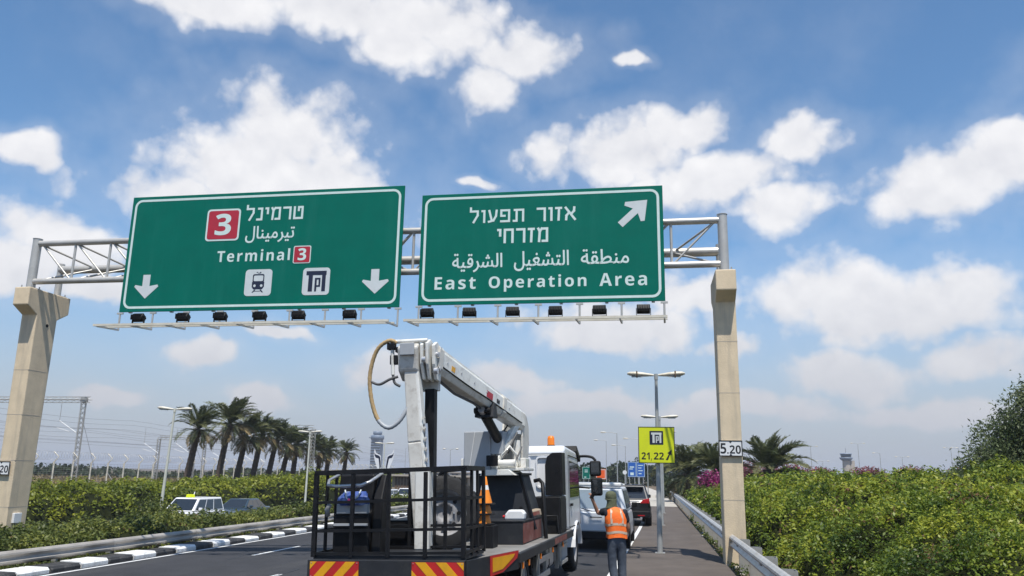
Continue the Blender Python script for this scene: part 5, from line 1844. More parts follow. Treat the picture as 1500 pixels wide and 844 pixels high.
B0, B1 = Vector((0.065, 1.3, 3.70)), Vector((0.74, 4.55, 2.98))
bd_ = (B1 - B0).normalized()
bxv = bd_.cross(Vector((0, 0, 1))).normalized()
bzv = bxv.cross(bd_)
HEX = [(-0.13, -0.25), (0.13, -0.25), (0.19, -0.15), (0.19, 0.16), (0.14, 0.23), (-0.14, 0.23), (-0.19, 0.16), (-0.19, -0.15)]


def boom_sec(t, k):
    c = B0.lerp(B1, t)
    return [c + bxv * (x * k) + bzv * (z * k) for x, z in HEX]


bm_ = tp('main_boom', 'white_paint', MB().loft([boom_sec(0.0, 0.80), boom_sec(1.0, 0.70)], smooth=False), 0.012)
for t, k in ((0.0, 1.02), (0.03, 1.02)):
    pass
MB().loft([boom_sec(-0.01, 0.92), boom_sec(0.03, 0.92)], smooth=False).build('boom_collar', 'boom_grey', bm_, 0.01)
MB().loft([boom_sec(0.70, 0.82), boom_sec(0.735, 0.82)], smooth=False).build('boom_collar', 'boom_grey', bm_, 0.01)
for s in (-1, 1):
    c0, c1 = B0.lerp(B1, 0.03) + bzv * 0.2 + bxv * 0.085 * s, B0.lerp(B1, 0.9) + bzv * 0.18 + bxv * 0.075 * s
    MB().beam(c0, c1, 0.03, 0.035).build('top_rail', 'white_paint', bm_)
MB().tube([B0.lerp(B1, 0.1) - bzv * 0.23, B0.lerp(B1, 0.25) - bzv * 0.27, B0.lerp(B1, 0.45) - bzv * 0.22, B0.lerp(B1, 0.6) - bzv * 0.24], 0.022, 6).build('hydraulic_hose', 'hose_grey', bm_)
for k in range(6):
    c = B0.lerp(B1, 0.08 + k * 0.14) + bxv * (0.152 - 0.016 * (0.08 + k * 0.14)) + bzv * 0.02
    MB().cyl(c, c + bxv * 0.008, 0.016, n=8).build('rivet', 'steel', bm_)
for k, (t0, t1, dz0, dz1, mm_) in enumerate(((0.12, 0.155, -0.05, 0.03, 'board_yellow'), (0.5, 0.57, -0.06, 0.05, 'sign_red'), (0.62, 0.655, -0.04, 0.03, 'ink'))):
    off_ = bxv * (0.1535 - 0.0175 * t0)
    q_ = [B0.lerp(B1, t_) + off_ + bzv * dz_ for t_, dz_ in ((t0, dz0), (t1, dz0), (t1, dz1), (t0, dz1))]
    MB().add(q_ + [v_ + bxv * 0.002 for v_ in q_], [(0, 3, 2, 1), (4, 5, 6, 7), (0, 1, 5, 4), (1, 2, 6, 5), (2, 3, 7, 6), (3, 0, 4, 7)]).build('sticker', mm_, bm_)
MB().tube(smooth_path([B0.lerp(B1, 0.02) + bxv * 0.16 - bzv * 0.09, B0.lerp(B1, 0.3) + bxv * 0.157 - bzv * 0.1, B0.lerp(B1, 0.55) + bxv * 0.153 - bzv * 0.085, B0.lerp(B1, 0.95) + bxv * 0.145 - bzv * 0.09]), 0.011, 6).build('side_cable', 'black_steel', bm_)
MB().prism([(3.0, 2.95), (3.35, 2.95), (3.25, 3.2), (3.1, 3.2)], 'x', 0.30, 0.62).build('cylinder_bracket', 'dark_grey', bm_, 0.01)
cy = tp('lift_cylinder', 'black_steel', MB().cyl((0.45, 3.1, 3.0), (0.56, 4.15, 2.42), 0.085, n=16))
MB().cyl((0.43, 2.95, 3.08), (0.45, 3.12, 2.99), 0.06, n=12).build('piston', 'steel', cy)
MB().cyl((0.30, 3.0, 3.06), (0.58, 3.0, 3.06), 0.05, n=12).build('pin', 'black_steel', cy)

tu = tp('turret', 'boom_grey', MB().prism([(4.45, 2.1), (4.85, 2.1), (5.05, 2.5), (5.05, 2.9), (4.85, 3.1), (4.55, 3.08), (4.45, 2.7)], 'x', 0.79, 0.83).prism([(4.3, 2.1), (4.85, 2.1), (5.05, 2.5), (5.05, 2.9), (4.85, 3.1), (4.5, 3.05), (4.3, 2.6)], 'x', 0.45, 0.49).bx(0.48, 0.80, 4.6, 4.9, 2.2, 2.75), 0.01)
MB().beam((0.47, 3.66, 2.14), (0.80, 4.42, 3.04), 0.09, 0.11).build('link_arm', 'white_paint', tu, 0.01)
MB().cyl((0.5, 3.75, 2.2), (0.84, 3.75, 2.2), 0.07).build('link_pin', 'white_paint', tu)
MB().cyl((0.74, 4.3, 2.18), (0.74, 4.3, 2.62), 0.075).build('motor', 'white_paint', tu)
MB().cyl((0.74, 4.3, 2.1), (0.74, 4.3, 2.2), 0.11).build('motor_flange', 'white_paint', tu)
MB().bx(0.2, 0.98, 3.75, 4.7, 2.08, 2.13).build('slew_table', 'white_paint', tu, 0.01)
MB().prism([(0.22, 2.0), (0.86, 2.0), (0.74, 2.1), (0.34, 2.1)], 'y', 3.62, 4.5).build('slew_ring', 'white_paint', tu, 0.01)
MB().bx(0.36, 0.56, 3.56, 3.62, 2.16, 2.34).build('valve_block', 'black_steel', tu, 0.01)
MB().tube([(0.5, 3.9, 2.2), (0.62, 3.7, 2.35), (0.72, 3.8, 2.5), (0.8, 4.0, 2.35), (0.84, 4.1, 2.15)], 0.022, 6).build('hydraulic_hose', 'white_paint', tu)
MB().cyl((0.55, 4.1, 2.62), (0.63, 4.3, 2.78), 0.045).build('ram_rod', 'steel', tu)
for k, (a0, a1, a2) in enumerate((((0.52, 3.9, 2.16), (0.66, 3.62, 2.3), (0.78, 4.2, 2.75)), ((0.42, 3.95, 2.2), (0.5, 3.6, 2.55), (0.62, 4.2, 2.9)), ((0.70, 3.9, 2.14), (0.86, 3.7, 2.22), (0.84, 4.3, 2.5)), ((0.3, 3.9, 2.14), (0.2, 3.6, 2.05), (0.35, 3.7, 1.6)))):
    MB().tube([Vector(a0).lerp(Vector(a1), t_) * (1 - t_) + Vector(a1).lerp(Vector(a2), t_) * t_ for t_ in np.linspace(0, 1, 9)], 0.016, 6).build('hydraulic_hose', 'black_steel' if k % 2 else 'hose_grey', tu)
MB().bx(0.495, 0.53, 4.2, 4.55, 2.45, 2.8).build('motor_cover', 'black_steel', tu, 0.01)
MB().bx(0.56, 0.72, 3.7, 3.78, 2.14, 2.24).build('valve_block', 'grey_panel', tu, 0.01)
MB().bx(0.86, 0.96, 4.05, 4.35, 2.135, 2.3).build('pump_box', 'white_paint', tu, 0.012)
gc = tp('grey_cabinet', 'grey_panel', MB().bx(-0.08, 0.40, 3.72, 4.2, 2.10, 2.76), 0.015)
MB().bx(0.40, 0.62, 3.74, 4.15, 2.36, 2.76).build('cabinet_wing', 'grey_panel', gc, 0.012)
MB().beam((0.02, 3.715, 2.12), (0.12, 3.715, 2.75), 0.008, 0.008).build('cable', 'plate_white', gc)
MB().bx(-0.16, -0.09, 3.8, 3.9, 1.2, 2.3).build('ladder_rail', 'white_paint', gc, 0.01)
pd = tp('pedestal', 'dark_grey', MB().loft([[(x, y, z) for x, y in ((0.10, y0), (x1, y0), (x1, 5.0), (0.10, 5.0))] for z, y0, x1 in ((0.92, 3.80, 1.12), (1.25, 3.82, 1.05), (2.0, 3.95, 0.84))], smooth=False), 0.015)
MB().bx(0.08, 0.9, 3.93, 4.9, 2.0, 2.04).build('top_plate', 'black_steel', pd)
MB().cyl((0.9, 3.87, 1.45), (0.9, 3.85, 1.45), 0.03).build('bolt', 'black_steel', pd)
MB().beam((0.885, 3.93, 2.0), (1.15, 3.8, 1.1), 0.04, 0.06).build('corner_rib', 'black_steel', pd)
tp('grab_rail', 'black_steel', MB().tube([(1.0, 4.6, 1.9), (1.1, 4.58, 1.92), (1.17, 4.5, 1.86), (1.2, 4.4, 1.6), (1.24, 4.3, 1.1), (1.25, 4.3, 0.92)], 0.035, 8))
tp('grab_rail', 'black_steel', MB().tube([(1.0, 5.4, 1.25), (1.28, 5.4, 1.25), (1.3, 5.4, 0.92)], 0.018, 6))
tp('boom_rest_post', 'black_steel', MB().bx(-0.015, 0.135, 1.3, 1.45, DZ, 3.26), 0.008)

# hose loop at the jib head
HP = [(-0.36, 1.0, 3.92), (-0.46, 0.96, 3.955), (-0.61, 0.95, 3.87), (-0.70, 0.95, 3.70), (-0.75, 0.95, 3.45), (-0.735, 0.95, 3.2), (-0.675, 0.95, 2.95), (-0.585, 0.95, 2.77), (-0.44, 0.95, 2.68), (-0.30, 0.97, 2.76), (-0.21, 1.0, 2.9), (-0.12, 1.05, 3.1)]
sp = smooth_path(HP)
cut = int(len(sp) * 0.62)
hs = tp('hose_loop', 'hose', MB().tube(sp[:cut + 1], [0.029 + (0.004 if i % 2 else 0) for i in range(cut + 1)], 8))
MB().tube(sp[cut:], [0.029 + (0.005 if i % 2 else 0) for i in range(len(sp) - cut)], 8).build('hose_sleeve', 'grey_panel', hs)
MB().tube(smooth_path([(-0.74, 0.95, 3.36), (-0.6, 0.95, 3.31), (-0.45, 0.97, 3.38), (-0.33, 1.0, 3.42)]), 0.02, 6).build('hose_branch', 'hose_grey', hs)
MB().tube(smooth_path([(-0.41, 1.0, 3.45), (-0.38, 1.0, 3.33), (-0.3, 1.02, 3.28)]), 0.022, 6).build('hose_branch', 'hose_grey', hs)


# wheels
def wheel(name, c, axis, r, w, parent, rim_r=0.6, m='rim_grey'):
    ax = Vector(axis).normalized()
    prof = [(r * 0.62, -w / 2), (r * 0.9, -w / 2), (r * 0.97, -w * 0.42), (r, -w * 0.3), (r, w * 0.3), (r * 0.97, w * 0.42), (r * 0.9, w / 2), (r * 0.62, w / 2)]
    ty = MB().lathe(prof, c, ax, 32).build(name, 'rubber', parent)
    tr = MB()
    x = ax.orthogonal().normalized()
    y = ax.cross(x)
    for k in range(36):
        a = 2 * math.pi * k / 36
        d = x * math.cos(a) + y * math.sin(a)
        p = Vector(c) + d * (r + 0.003)
        tr.beam(p - ax * w * 0.38, p + ax * w * 0.38, 0.02, 0.012, up=tuple(d))
    tr.build('tread', 'rubber', ty)
    rm = MB().lathe([(r * 0.63, w * 0.46), (r * 0.57, w * 0.43), (r * 0.55, w * 0.1), (r * 0.5, w * 0.0), (r * 0.46, w * 0.02), (r * 0.33, w * 0.16), (r * 0.21, w * 0.17), (r * 0.19, w * 0.0), (r * 0.12, -w * 0.02), (0.001, -w * 0.02)], c, ax, 28)
    rm.lathe([(r * 0.63, -w * 0.46), (r * 0.5, -w * 0.1), (0.001, -w * 0.1)], c, ax, 28)
    rm.build('rim', m, ty)
    nt = MB()
    hl = MB()
    for k in range(8):
        a = 2 * math.pi * k / 8
        d = x * math.cos(a) + y * math.sin(a)
        nt.cyl(Vector(c) + d * r * 0.28 + ax * w * 0.2, Vector(c) + d * r * 0.28 + ax * w * 0.3, r * 0.035, n=6)
        hl.cyl(Vector(c) + d * r * 0.42 + ax * w * 0.12, Vector(c) + d * r * 0.42 + ax * w * 0.185, r * 0.055, n=10)
    nt.build('wheel_nuts', 'steel', ty)
    hl.build('rim_holes', 'black_steel', ty)
    return ty


wheel('spare_wheel', (0.19, 1.62, 1.47), (0.42, -1, 0.05), 0.53, 0.26, truck, m='rim_grey')
for x, ax in ((1.06, 1), (-0.88, -1)):
    wheel('rear_wheel', (x, 2.55, 0.40), (ax, 0, 0), 0.40, 0.3, truck)
    wheel('front_wheel', ((x if ax > 0 else -0.4) + 0.05 * ax, 8.0, 0.47), (ax, 0, 0), 0.47, 0.28, truck)
for x in (1.06, -0.88):
    pts = [(x, 2.55 + 0.435 * math.cos(a), 0.40 + 0.435 * math.sin(a)) for a in np.linspace(0.15, math.pi - 0.15, 13)]
    mb = MB()
    for p, q in zip(pts, pts[1:]):
        mb.beam(p, q, 0.36, 0.02, up=(0, p[1] - 2.55, p[2] - 0.40))
    tp('mudguard', 'black_plastic', mb)

# on the deck
tb_ = tp('toolbox', 'dark_grey', MB().bx(0.25, 1.12, 2.9, 4.55, DZ, 1.27), 0.012)
MB().bx(1.121, 1.13, 2.92, 4.53, DZ + 0.02, 1.25).build('side_panel', 'rust_red', tb_)
MB().bx(0.24, 1.135, 2.89, 4.56, 1.27, 1.285).build('lid', 'dark_grey', tb_)
jug = empty('plastic_jug', tuple(TM @ Vector((0.93, 3.25, 1.286))), T_ROT, label='white plastic jug lying on the toolbox beside the pedestal', cat='jug')
MB().prism([(-0.17, 0.0), (0.16, 0.0), (0.17, 0.1), (0.13, 0.16), (-0.1, 0.16), (-0.16, 0.09)], 'y', -0.09, 0.09).build('body', 'plate_white', jug, 0.03, 3)
MB().cyl((-0.165, 0, 0.05), (-0.21, 0, 0.05), 0.025).build('cap', 'board_red', jug)
rag = empty('wood_block', tuple(TM @ Vector((1.05, 4.3, 1.29))), (T_ROT[0], T_ROT[1] - 0.2, 0.6), label='brown block of timber on the front end of the toolbox', cat='timber')
MB().bx(-0.11, 0.11, -0.09, 0.09, 0, 0.12).build('block', 'tan_wall', rag, 0.02)
MB().bx(-0.4, -0.112, -0.08, 0.02, 0, 0.06).build('plank_end', 'brown_wood', rag, 0.01)
MB().bx(-0.07, 0.07, -0.094, -0.0905, 0.03, 0.09).build('worn_mark', 'rust_red', rag)
# stack of cones behind the basket
for k in range(3):
    cn = empty('traffic_cone', tuple(TM @ Vector((0.62 + 0.008 * k, 2.35, DZ + 0.36 + 0.15 * k))), T_ROT, label=('bottom orange cone of the stack behind the basket', 'middle orange cone of the stack behind the basket', 'top orange cone of the stack behind the basket')[k], cat='cone', group='orange cones stacked on the truck deck')
    MB().lathe([(0.115, 0.0), (0.112, 0.02), (0.072, 0.17), (0.066, 0.2)], (0, 0, 0), n=18).build('lower_sleeve', 'cone_orange', cn)
    MB().lathe([(0.0665, 0.2), (0.052, 0.27)], (0, 0, 0), n=18).build('reflective_band', 'plate_white', cn)
    MB().lathe([(0.0522, 0.27), (0.028, 0.4), (0.0, 0.405)], (0, 0, 0), n=18).build('tip', 'cone_orange', cn)
    MB().bx(-0.14, 0.14, -0.14, 0.14, -0.025, 0.0).build('base', 'black_plastic', cn, 0.01)
tp('cone_rack', 'black_steel', MB().bx(0.44, 0.8, 2.18, 2.52, DZ, DZ + 0.33), 0.01)
tp('deck_crate', 'black_plastic', MB().bx(-0.85, -0.2, 1.25, 1.9, DZ, 1.38), 0.02)
tp('deck_locker', 'black_plastic', MB().bx(-0.9, 0.0, 4.2, 5.6, DZ, 1.7), 0.02)
tp('side_hoop', 'black_steel', MB().tube([(-0.35, 3.2, DZ), (-0.35, 3.2, 2.0), (-0.3, 3.2, 2.1), (0.0, 3.2, 2.12)], 0.05, 8))

# --- cab
CR, CL_, CF, CB = 1.30, -0.62, 8.62, 6.32
cab = tp('cab', 'cab_white', MB().prism([(CB, 0.95), (CF - 0.05, 0.80), (CF, 1.0), (CF, 1.55), (CF - 0.22, 2.35), (CF - 0.45, 2.52), (CB + 0.25, 2.60), (CB + 0.03, 2.53)], 'x', CL_, CR), 0.06)
for x0, x1, z0, z1 in ((-0.5, -0.1, 1.55, 2.35), (0.0, 0.62, 1.75, 2.38), (0.62, 0.62, 0, 0), (0.72, 1.2, 1.75, 2.38), (-0.5, 1.2, 1.1, 1.5)):
    if x1 > x0:
        rg = MB()
        ring(rg, rrect(x0, x1, z0, z1, 0.07), rrect(x0 + 0.035, x1 - 0.035, z0 + 0.035, z1 - 0.035, 0.045), 'y', CB - 0.018, CB + 0.01)
        rg.build('rear_wall_rib', 'cab_white', cab, 0.006)
MB().bx(CL_ + 0.05, CR - 0.05, CB - 0.012, CB + 0.01, 2.42, 2.445).build('roof_gutter', 'grey_panel', cab)
for k in range(2):
    x = CL_ - 0.004 if k else CR + 0.004
    s = -1 if k else 1
    MB().prism([(7.0, 1.55), (8.5, 1.55), (8.3, 2.25), (7.0, 2.3)], 'x', x, x + s * 0.006).build('door_window', 'glass', cab)
    dl = MB()
    ring(dl, [(6.85, 0.95), (8.55, 0.95), (8.56, 1.5), (8.33, 2.38), (6.85, 2.42)], [(6.87, 0.97), (8.53, 0.97), (8.54, 1.5), (8.31, 2.36), (6.87, 2.4)], 'x', x, x + s * 0.004)
    dl.build('door_seam', 'black_plastic', cab)
    MB().bx(min(x, x + s * 0.04), max(x, x + s * 0.04), 7.0, 7.2, 1.38, 1.43).build('door_handle', 'black_plastic', cab)
MB().prism([(CF - 0.225, 2.33), (CF - 0.002, 1.57), (CF + 0.01, 1.57), (CF - 0.21, 2.34)], 'x', CL_ + 0.1, CR - 0.1).build('windscreen', 'glass', cab)
MB().prism([(CF - 0.5, 2.52), (CF + 0.15, 2.30), (CF + 0.17, 2.42), (CF - 0.4, 2.66)], 'x', CL_ + 0.08, CR + 0.02).build('sun_visor', 'black_plastic', cab, 0.02)
MB().bx(CL_ + 0.05, CR - 0.05, CF - 0.02, CF + 0.08, 0.55, 1.0).build('front_bumper', 'black_plastic', cab, 0.03)
bc = tp('beacon', 'amber', MB().lathe([(0.075, 0.0), (0.075, 0.13), (0.06, 0.18), (0.0, 0.195)], (0.98, 6.7, 2.62), n=16))
MB().cyl((0.98, 6.7, 2.56), (0.98, 6.7, 2.62), 0.085, n=16).build('beacon_base', 'black_plastic', bc)
tp('air_duct', 'black_plastic', MB().loft([[(x, y, z) for x, y in ((0.96 + sh, 5.98), (1.30, 5.98), (1.33, 6.30), (0.96 + sh, 6.30))] for z, sh in ((1.62, 0), (2.2, 0.0), (2.36, 0.04), (2.44, 0.14))], smooth=False), 0.03)
MB().cyl((1.2, 5.975, 2.1), (1.2, 5.965, 2.1), 0.03).build('duct_bolt', 'black_steel', bpy.data.objects['air_duct'])
tp('battery_box', 'black_plastic', MB().bx(0.76, 1.33, 5.45, 6.25, DZ, 1.60), 0.02)
MB().bx(1.331, 1.34, 5.5, 6.2, 1.0, 1.55).build('box_side', 'black_plastic', bpy.data.objects['battery_box'])
ma = tp('mirror_arm', 'black_plastic', MB().tube(smooth_path([(1.25, 8.5, 2.42), (1.45, 8.52, 2.43), (1.62, 8.52, 2.40), (1.70, 8.5, 2.32)]), 0.03, 8))
MB().bx(1.56, 1.82, 8.42, 8.54, 1.98, 2.32).build('mirror', 'black_plastic', ma, 0.05, 3)
MB().bx(1.58, 1.84, 8.40, 8.52, 1.55, 1.95).build('mirror', 'black_plastic', ma, 0.05, 3)
MB().bx(1.60, 1.78, 8.412, 8.419, 2.02, 2.28).build('mirror_glass', 'glass', ma)
MB().bx(1.62, 1.80, 8.392, 8.399, 1.60, 1.9).build('mirror_glass', 'glass', ma)
MB().tube([(1.3, 8.45, 1.75), (1.55, 8.48, 1.72)], 0.02, 6).build('lower_arm', 'black_plastic', ma)

# --- right flank below the deck
tk = tp('fuel_tank', 'steel', MB().bx(0.72, 1.22, 4.5, 5.5, 0.38, 0.82), 0.08)
for y in (4.7, 5.25):
    ring_ = MB()
    ring(ring_, rrect(0.712, 1.228, 0.372, 0.828, 0.09), rrect(0.725, 1.215, 0.385, 0.815, 0.08), 'y', y, y + 0.05)
    ring_.build('tank_strap', 'black_steel', tk)
MB().cyl((1.1, 4.6, 0.82), (1.1, 4.6, 0.88), 0.06).build('filler_cap', 'black_steel', tk)
for z in (0.30, 0.56):
    tp('side_guard', 'steel', MB().bx(1.23, 1.26, 3.4, 4.6, z, z + 0.1), 0.01)
for y in (3.5, 4.4, 5.7, 6.1):
    tp('guard_bracket', 'galv', MB().bx(1.16, 1.228, y, y + 0.06, 0.28, 0.84), 0.006)
for z in (0.34, 0.62):
    tp('cab_step', 'galv', MB().bx(1.05, 1.30, 5.75, 6.5, z, z + 0.07), 0.01)
tp('battery_cover', 'grey_panel', MB().bx(0.8, 1.24, 6.15, 6.85, 0.4, 0.92), 0.02)
for y in (1.75, 2.2, 3.2, 4.4, 5.6):
    tp('marker_lamp', 'amber', MB().bx(1.33, 1.355, y, y + 0.06, 0.68, 0.77), 0.006)
for y in (2.05, 3.3, 5.55):
    tp('stake', 'galv', MB().bx(1.25, 1.30, y, y + 0.05, 0.42, 0.82), 0.005)
tp('deck_edge_patch', 'rust_red', MB().bx(1.361, 1.368, 4.6, 6.0, 0.80, 0.895))
wm = []
for a in np.linspace(0.1, math.pi - 0.1, 12):
    wm.append((1.13, 8.0 + 0.56 * math.cos(a), 0.47 + 0.56 * math.sin(a)))
mb = MB()
for p, q in zip(wm, wm[1:]):
    mb.beam(p, q, 0.4, 0.03, up=(0, p[1] - 8.0, p[2] - 0.47))
tp('front_mudguard', 'cab_white', mb)
# ------------------------------------------------------------------ cars (local frame: y forward, x right, z up)
def car(name, loc, rotz, label, body_m, L, W, H, belt, roof, stations, glass='glass', tilt=0.0, extras=(), group=None, wheel_r=0.32, mirror_m=None, roof_m=None):
    """stations: (y, zbottom, ztop, halfwidth) of the lower body; belt: (y_front, y_rear, z, hw); roof: (y_front, y_rear, z, hw)"""
    root = empty(name, loc, (tilt, 0, rotz), label=label, cat='car' if 'van' not in name else 'van', group=group)
    secs = []
    for y, zb, zt, hw in stations:
        r = 0.12
        secs.append([(-hw * 0.94, y, zb), (hw * 0.94, y, zb), (hw, y, zb + r), (hw, y, zb + (zt - zb) * 0.55), (hw * 0.965, y, zt - 0.06), (hw * 0.86, y, zt), (-hw * 0.86, y, zt), (-hw * 0.965, y, zt - 0.06), (-hw, y, zb + (zt - zb) * 0.55), (-hw, y, zb + r)])
    MB().loft(secs, smooth=False).build('body', body_m, root, 0.04, 3)
    yf, yr, zb, hb = belt
    rf, rr, zr, hr = roof
    lo = [(-hb, yf, zb), (hb, yf, zb), (hb, yr, zb), (-hb, yr, zb)]
    hi = [(-hr, rf, zr), (hr, rf, zr), (hr, rr, zr), (-hr, rr, zr)]
    gh = MB().add(lo + hi, [(0, 1, 5, 4), (1, 2, 6, 5), (2, 3, 7, 6), (3, 0, 4, 7), (4, 5, 6, 7)])
    gh.build('cabin', roof_m or body_m, root, 0.06, 4)

    def quad(a, b, c, d, u0, u1, v0, v1, off):
        a, b, c, d = map(Vector, (a, b, c, d))
        n = (b - a).cross(d - a).normalized()

        def at(u, v):
            return (a.lerp(b, u)).lerp(d.lerp(c, u), v)
        ps = [at(u0, v0), at(u1, v0), at(u1, v1), at(u0, v1)]
        return MB().add([p + n * off for p in ps] + [p + n * (off - 0.02) for p in ps], [(0, 1, 2, 3), (7, 6, 5, 4), (0, 4, 5, 1), (1, 5, 6, 2), (2, 6, 7, 3), (3, 7, 4, 0)])
    quad(lo[1], lo[0], hi[0], hi[1], 0.06, 0.94, 0.06, 0.9, 0.008).build('windscreen', glass, root)
    quad(lo[3], lo[2], hi[2], hi[3], 0.07, 0.93, 0.1, 0.88, 0.008).build('rear_window', glass, root)
    for (a, b, c, d) in ((lo[2], lo[1], hi[1], hi[2]), (lo[0], lo[3], hi[3], hi[0])):
        for u0, u1 in ((0.05, 0.33), (0.36, 0.62), (0.65, 0.95)):
            quad(a, b, c, d, u0, u1, 0.08, 0.86, 0.008).build('side_window', glass, root)
    for y in (L * 0.5 - 0.85, -L * 0.5 + 0.8):
        for s in (-1, 1):
            c = (s * (W / 2 - 0.1), y, wheel_r)
            ty = MB().lathe([(wheel_r * 0.6, -0.1), (wheel_r * 0.94, -0.1), (wheel_r, -0.07), (wheel_r, 0.07), (wheel_r * 0.94, 0.1), (wheel_r * 0.6, 0.1)], c, (s, 0, 0), 24).build('wheel', 'rubber', root)
            MB().lathe([(wheel_r * 0.62, 0.09), (wheel_r * 0.5, 0.05), (wheel_r * 0.2, 0.08), (0.001, 0.08)], c, (s, 0, 0), 20).build('rim', 'steel', ty)
            MB().cyl((s * (W / 2 - 0.25), y, wheel_r), (s * (W / 2 + 0.004), y, wheel_r), wheel_r + 0.06, n=24).build('wheel_arch', 'black_plastic', root)
    for s in (-1, 1):
        MB().bx(min(s * (hb + 0.02), s * (hb + 0.2)), max(s * (hb + 0.02), s * (hb + 0.2)), yf - 0.55, yf - 0.43, zb + 0.02, zb + 0.17).build('mirror', mirror_m or body_m, root, 0.03)
        MB().bx(s * W * 0.36 - 0.14, s * W * 0.36 + 0.14, L / 2 - 0.06, L / 2 + 0.0, stations[-1][2] - 0.2, stations[-1][2] - 0.06).build('headlight', 'glass_pale', root, 0.02)
    for e in extras:
        e(root)
    return root


# white taxi on the opposite carriageway, coming towards the camera
def taxi_extra(root):
    MB().prism([(-0.24, 0), (0.24, 0), (0.2, 0.16), (-0.2, 0.16)], 'y', -0.07, 0.07).build('roof_sign', 'sign_yellow', root, 0.02).location = (0, 0.15, 1.64)
    MB().cyl((0.3, -0.6, 1.62), (0.3, -0.75, 1.9), 0.02, n=6).build('antenna', 'plate_white', root)
    MB().bx(-0.62, 0.62, 2.06, 2.10, 0.62, 0.76).build('grille', 'black_plastic', root, 0.015)
    MB().bx(-0.5, 0.5, 2.06, 2.10, 0.36, 0.5).build('lower_grille', 'black_plastic', root, 0.015)
    MB().bx(-0.26, 0.26, 2.10, 2.115, 0.5, 0.6).build('number_plate', 'plate', root)


boxy = [(-2.05, 0.32, 0.9, 0.84), (-1.95, 0.26, 0.98, 0.89), (-0.5, 0.24, 1.0, 0.9), (0.8, 0.24, 0.99, 0.9), (1.5, 0.26, 0.93, 0.88), (1.95, 0.3, 0.82, 0.84), (2.07, 0.34, 0.7, 0.76)]
car('taxi_car', (-24.0, 40.4, -1.11), math.pi, 'white boxy taxi with a yellow roof sign on the opposite road', 'car_white', 4.1, 1.8, 1.64, (1.15, -1.98, 0.98, 0.83), (0.42, -1.82, 1.63, 0.68), boxy, extras=(taxi_extra,))
sed = [(-2.3, 0.36, 0.86, 0.78), (-2.2, 0.28, 0.95, 0.86), (-1.2, 0.22, 0.97, 0.9), (0.9, 0.22, 0.93, 0.9), (1.7, 0.25, 0.82, 0.87), (2.15, 0.3, 0.7, 0.82), (2.28, 0.34, 0.6, 0.72)]
car('sedan_car', (-24.1, 46.0, -1.11), math.pi, 'dark blue sedan behind the white taxi on the opposite road', 'car_dark', 4.5, 1.8, 1.45, (1.05, -1.7, 0.92, 0.82), (0.25, -0.95, 1.43, 0.6), sed)
car('hatchback_car', (-24.5, 74.0, -1.11), math.pi, 'white car on the opposite road seen through the basket', 'car_white', 4.1, 1.8, 1.6, (1.15, -1.98, 0.96, 0.83), (0.42, -1.7, 1.55, 0.68), boxy)
car('hatchback_car', (-24.5, 81.0, -1.11), math.pi, 'second white car behind the first, seen beside the spare wheel', 'car_white', 4.1, 1.8, 1.6, (1.15, -1.98, 0.96, 0.83), (0.42, -1.7, 1.55, 0.68), boxy)


# silver white van parked ahead of the truck, rear towards us
def van_extra(root):
    y = -2.32
    MB().bx(-0.84, 0.84, y - 0.06, y + 0.1, 0.28, 0.50).build('rear_bumper', 'black_plastic', root, 0.03)
    MB().bx(-0.80, 0.80, y - 0.065, y - 0.05, 0.50, 0.53).build('bumper_trim', 'grey_panel', root)
    MB().bx(-0.17, 0.17, y - 0.03, y - 0.015, 0.86, 0.885).build('tailgate_handle', 'black_plastic', root)
    for s in (-1, 1):
        MB().bx(s * 0.80 - 0.06, s * 0.80 + 0.06, y - 0.03, y + 0.1, 0.68, 1.05).build('tail_light', 'tail_red', root, 0.02)
    for k in range(2):
        MB().bx(-0.72, 0.72, -1.6 + k * 1.1, -1.55 + k * 1.1, 1.74, 1.78).build('roof_bar', 'plate_white', root)
    MB().bx(-0.7, 0.7, -2.05, -1.7, 1.70, 1.82).build('roof_cargo', 'plate_white', root, 0.04)
    MB().tube([(-0.4, y - 0.02, 1.1), (-0.1, y - 0.04, 1.03)], 0.012, 6).build('wiper', 'black_plastic', root)


vst = [(-2.3, 0.36, 0.98, 0.80), (-2.22, 0.28, 1.05, 0.88), (-0.5, 0.24, 1.05, 0.9), (0.9, 0.24, 1.03, 0.9), (1.6, 0.26, 0.95, 0.88), (2.1, 0.3, 0.8, 0.82), (2.25, 0.34, 0.66, 0.74)]
car('parked_van', (-1.52, 25.65, 0.0), R(-1.0), 'silver white van parked in front of the truck', 'car_silver', 4.5, 1.8, 1.7, (1.35, -2.26, 1.04, 0.84), (0.65, -2.0, 1.68, 0.70), vst, glass='glass_pale', extras=(van_extra,), mirror_m='black_plastic')


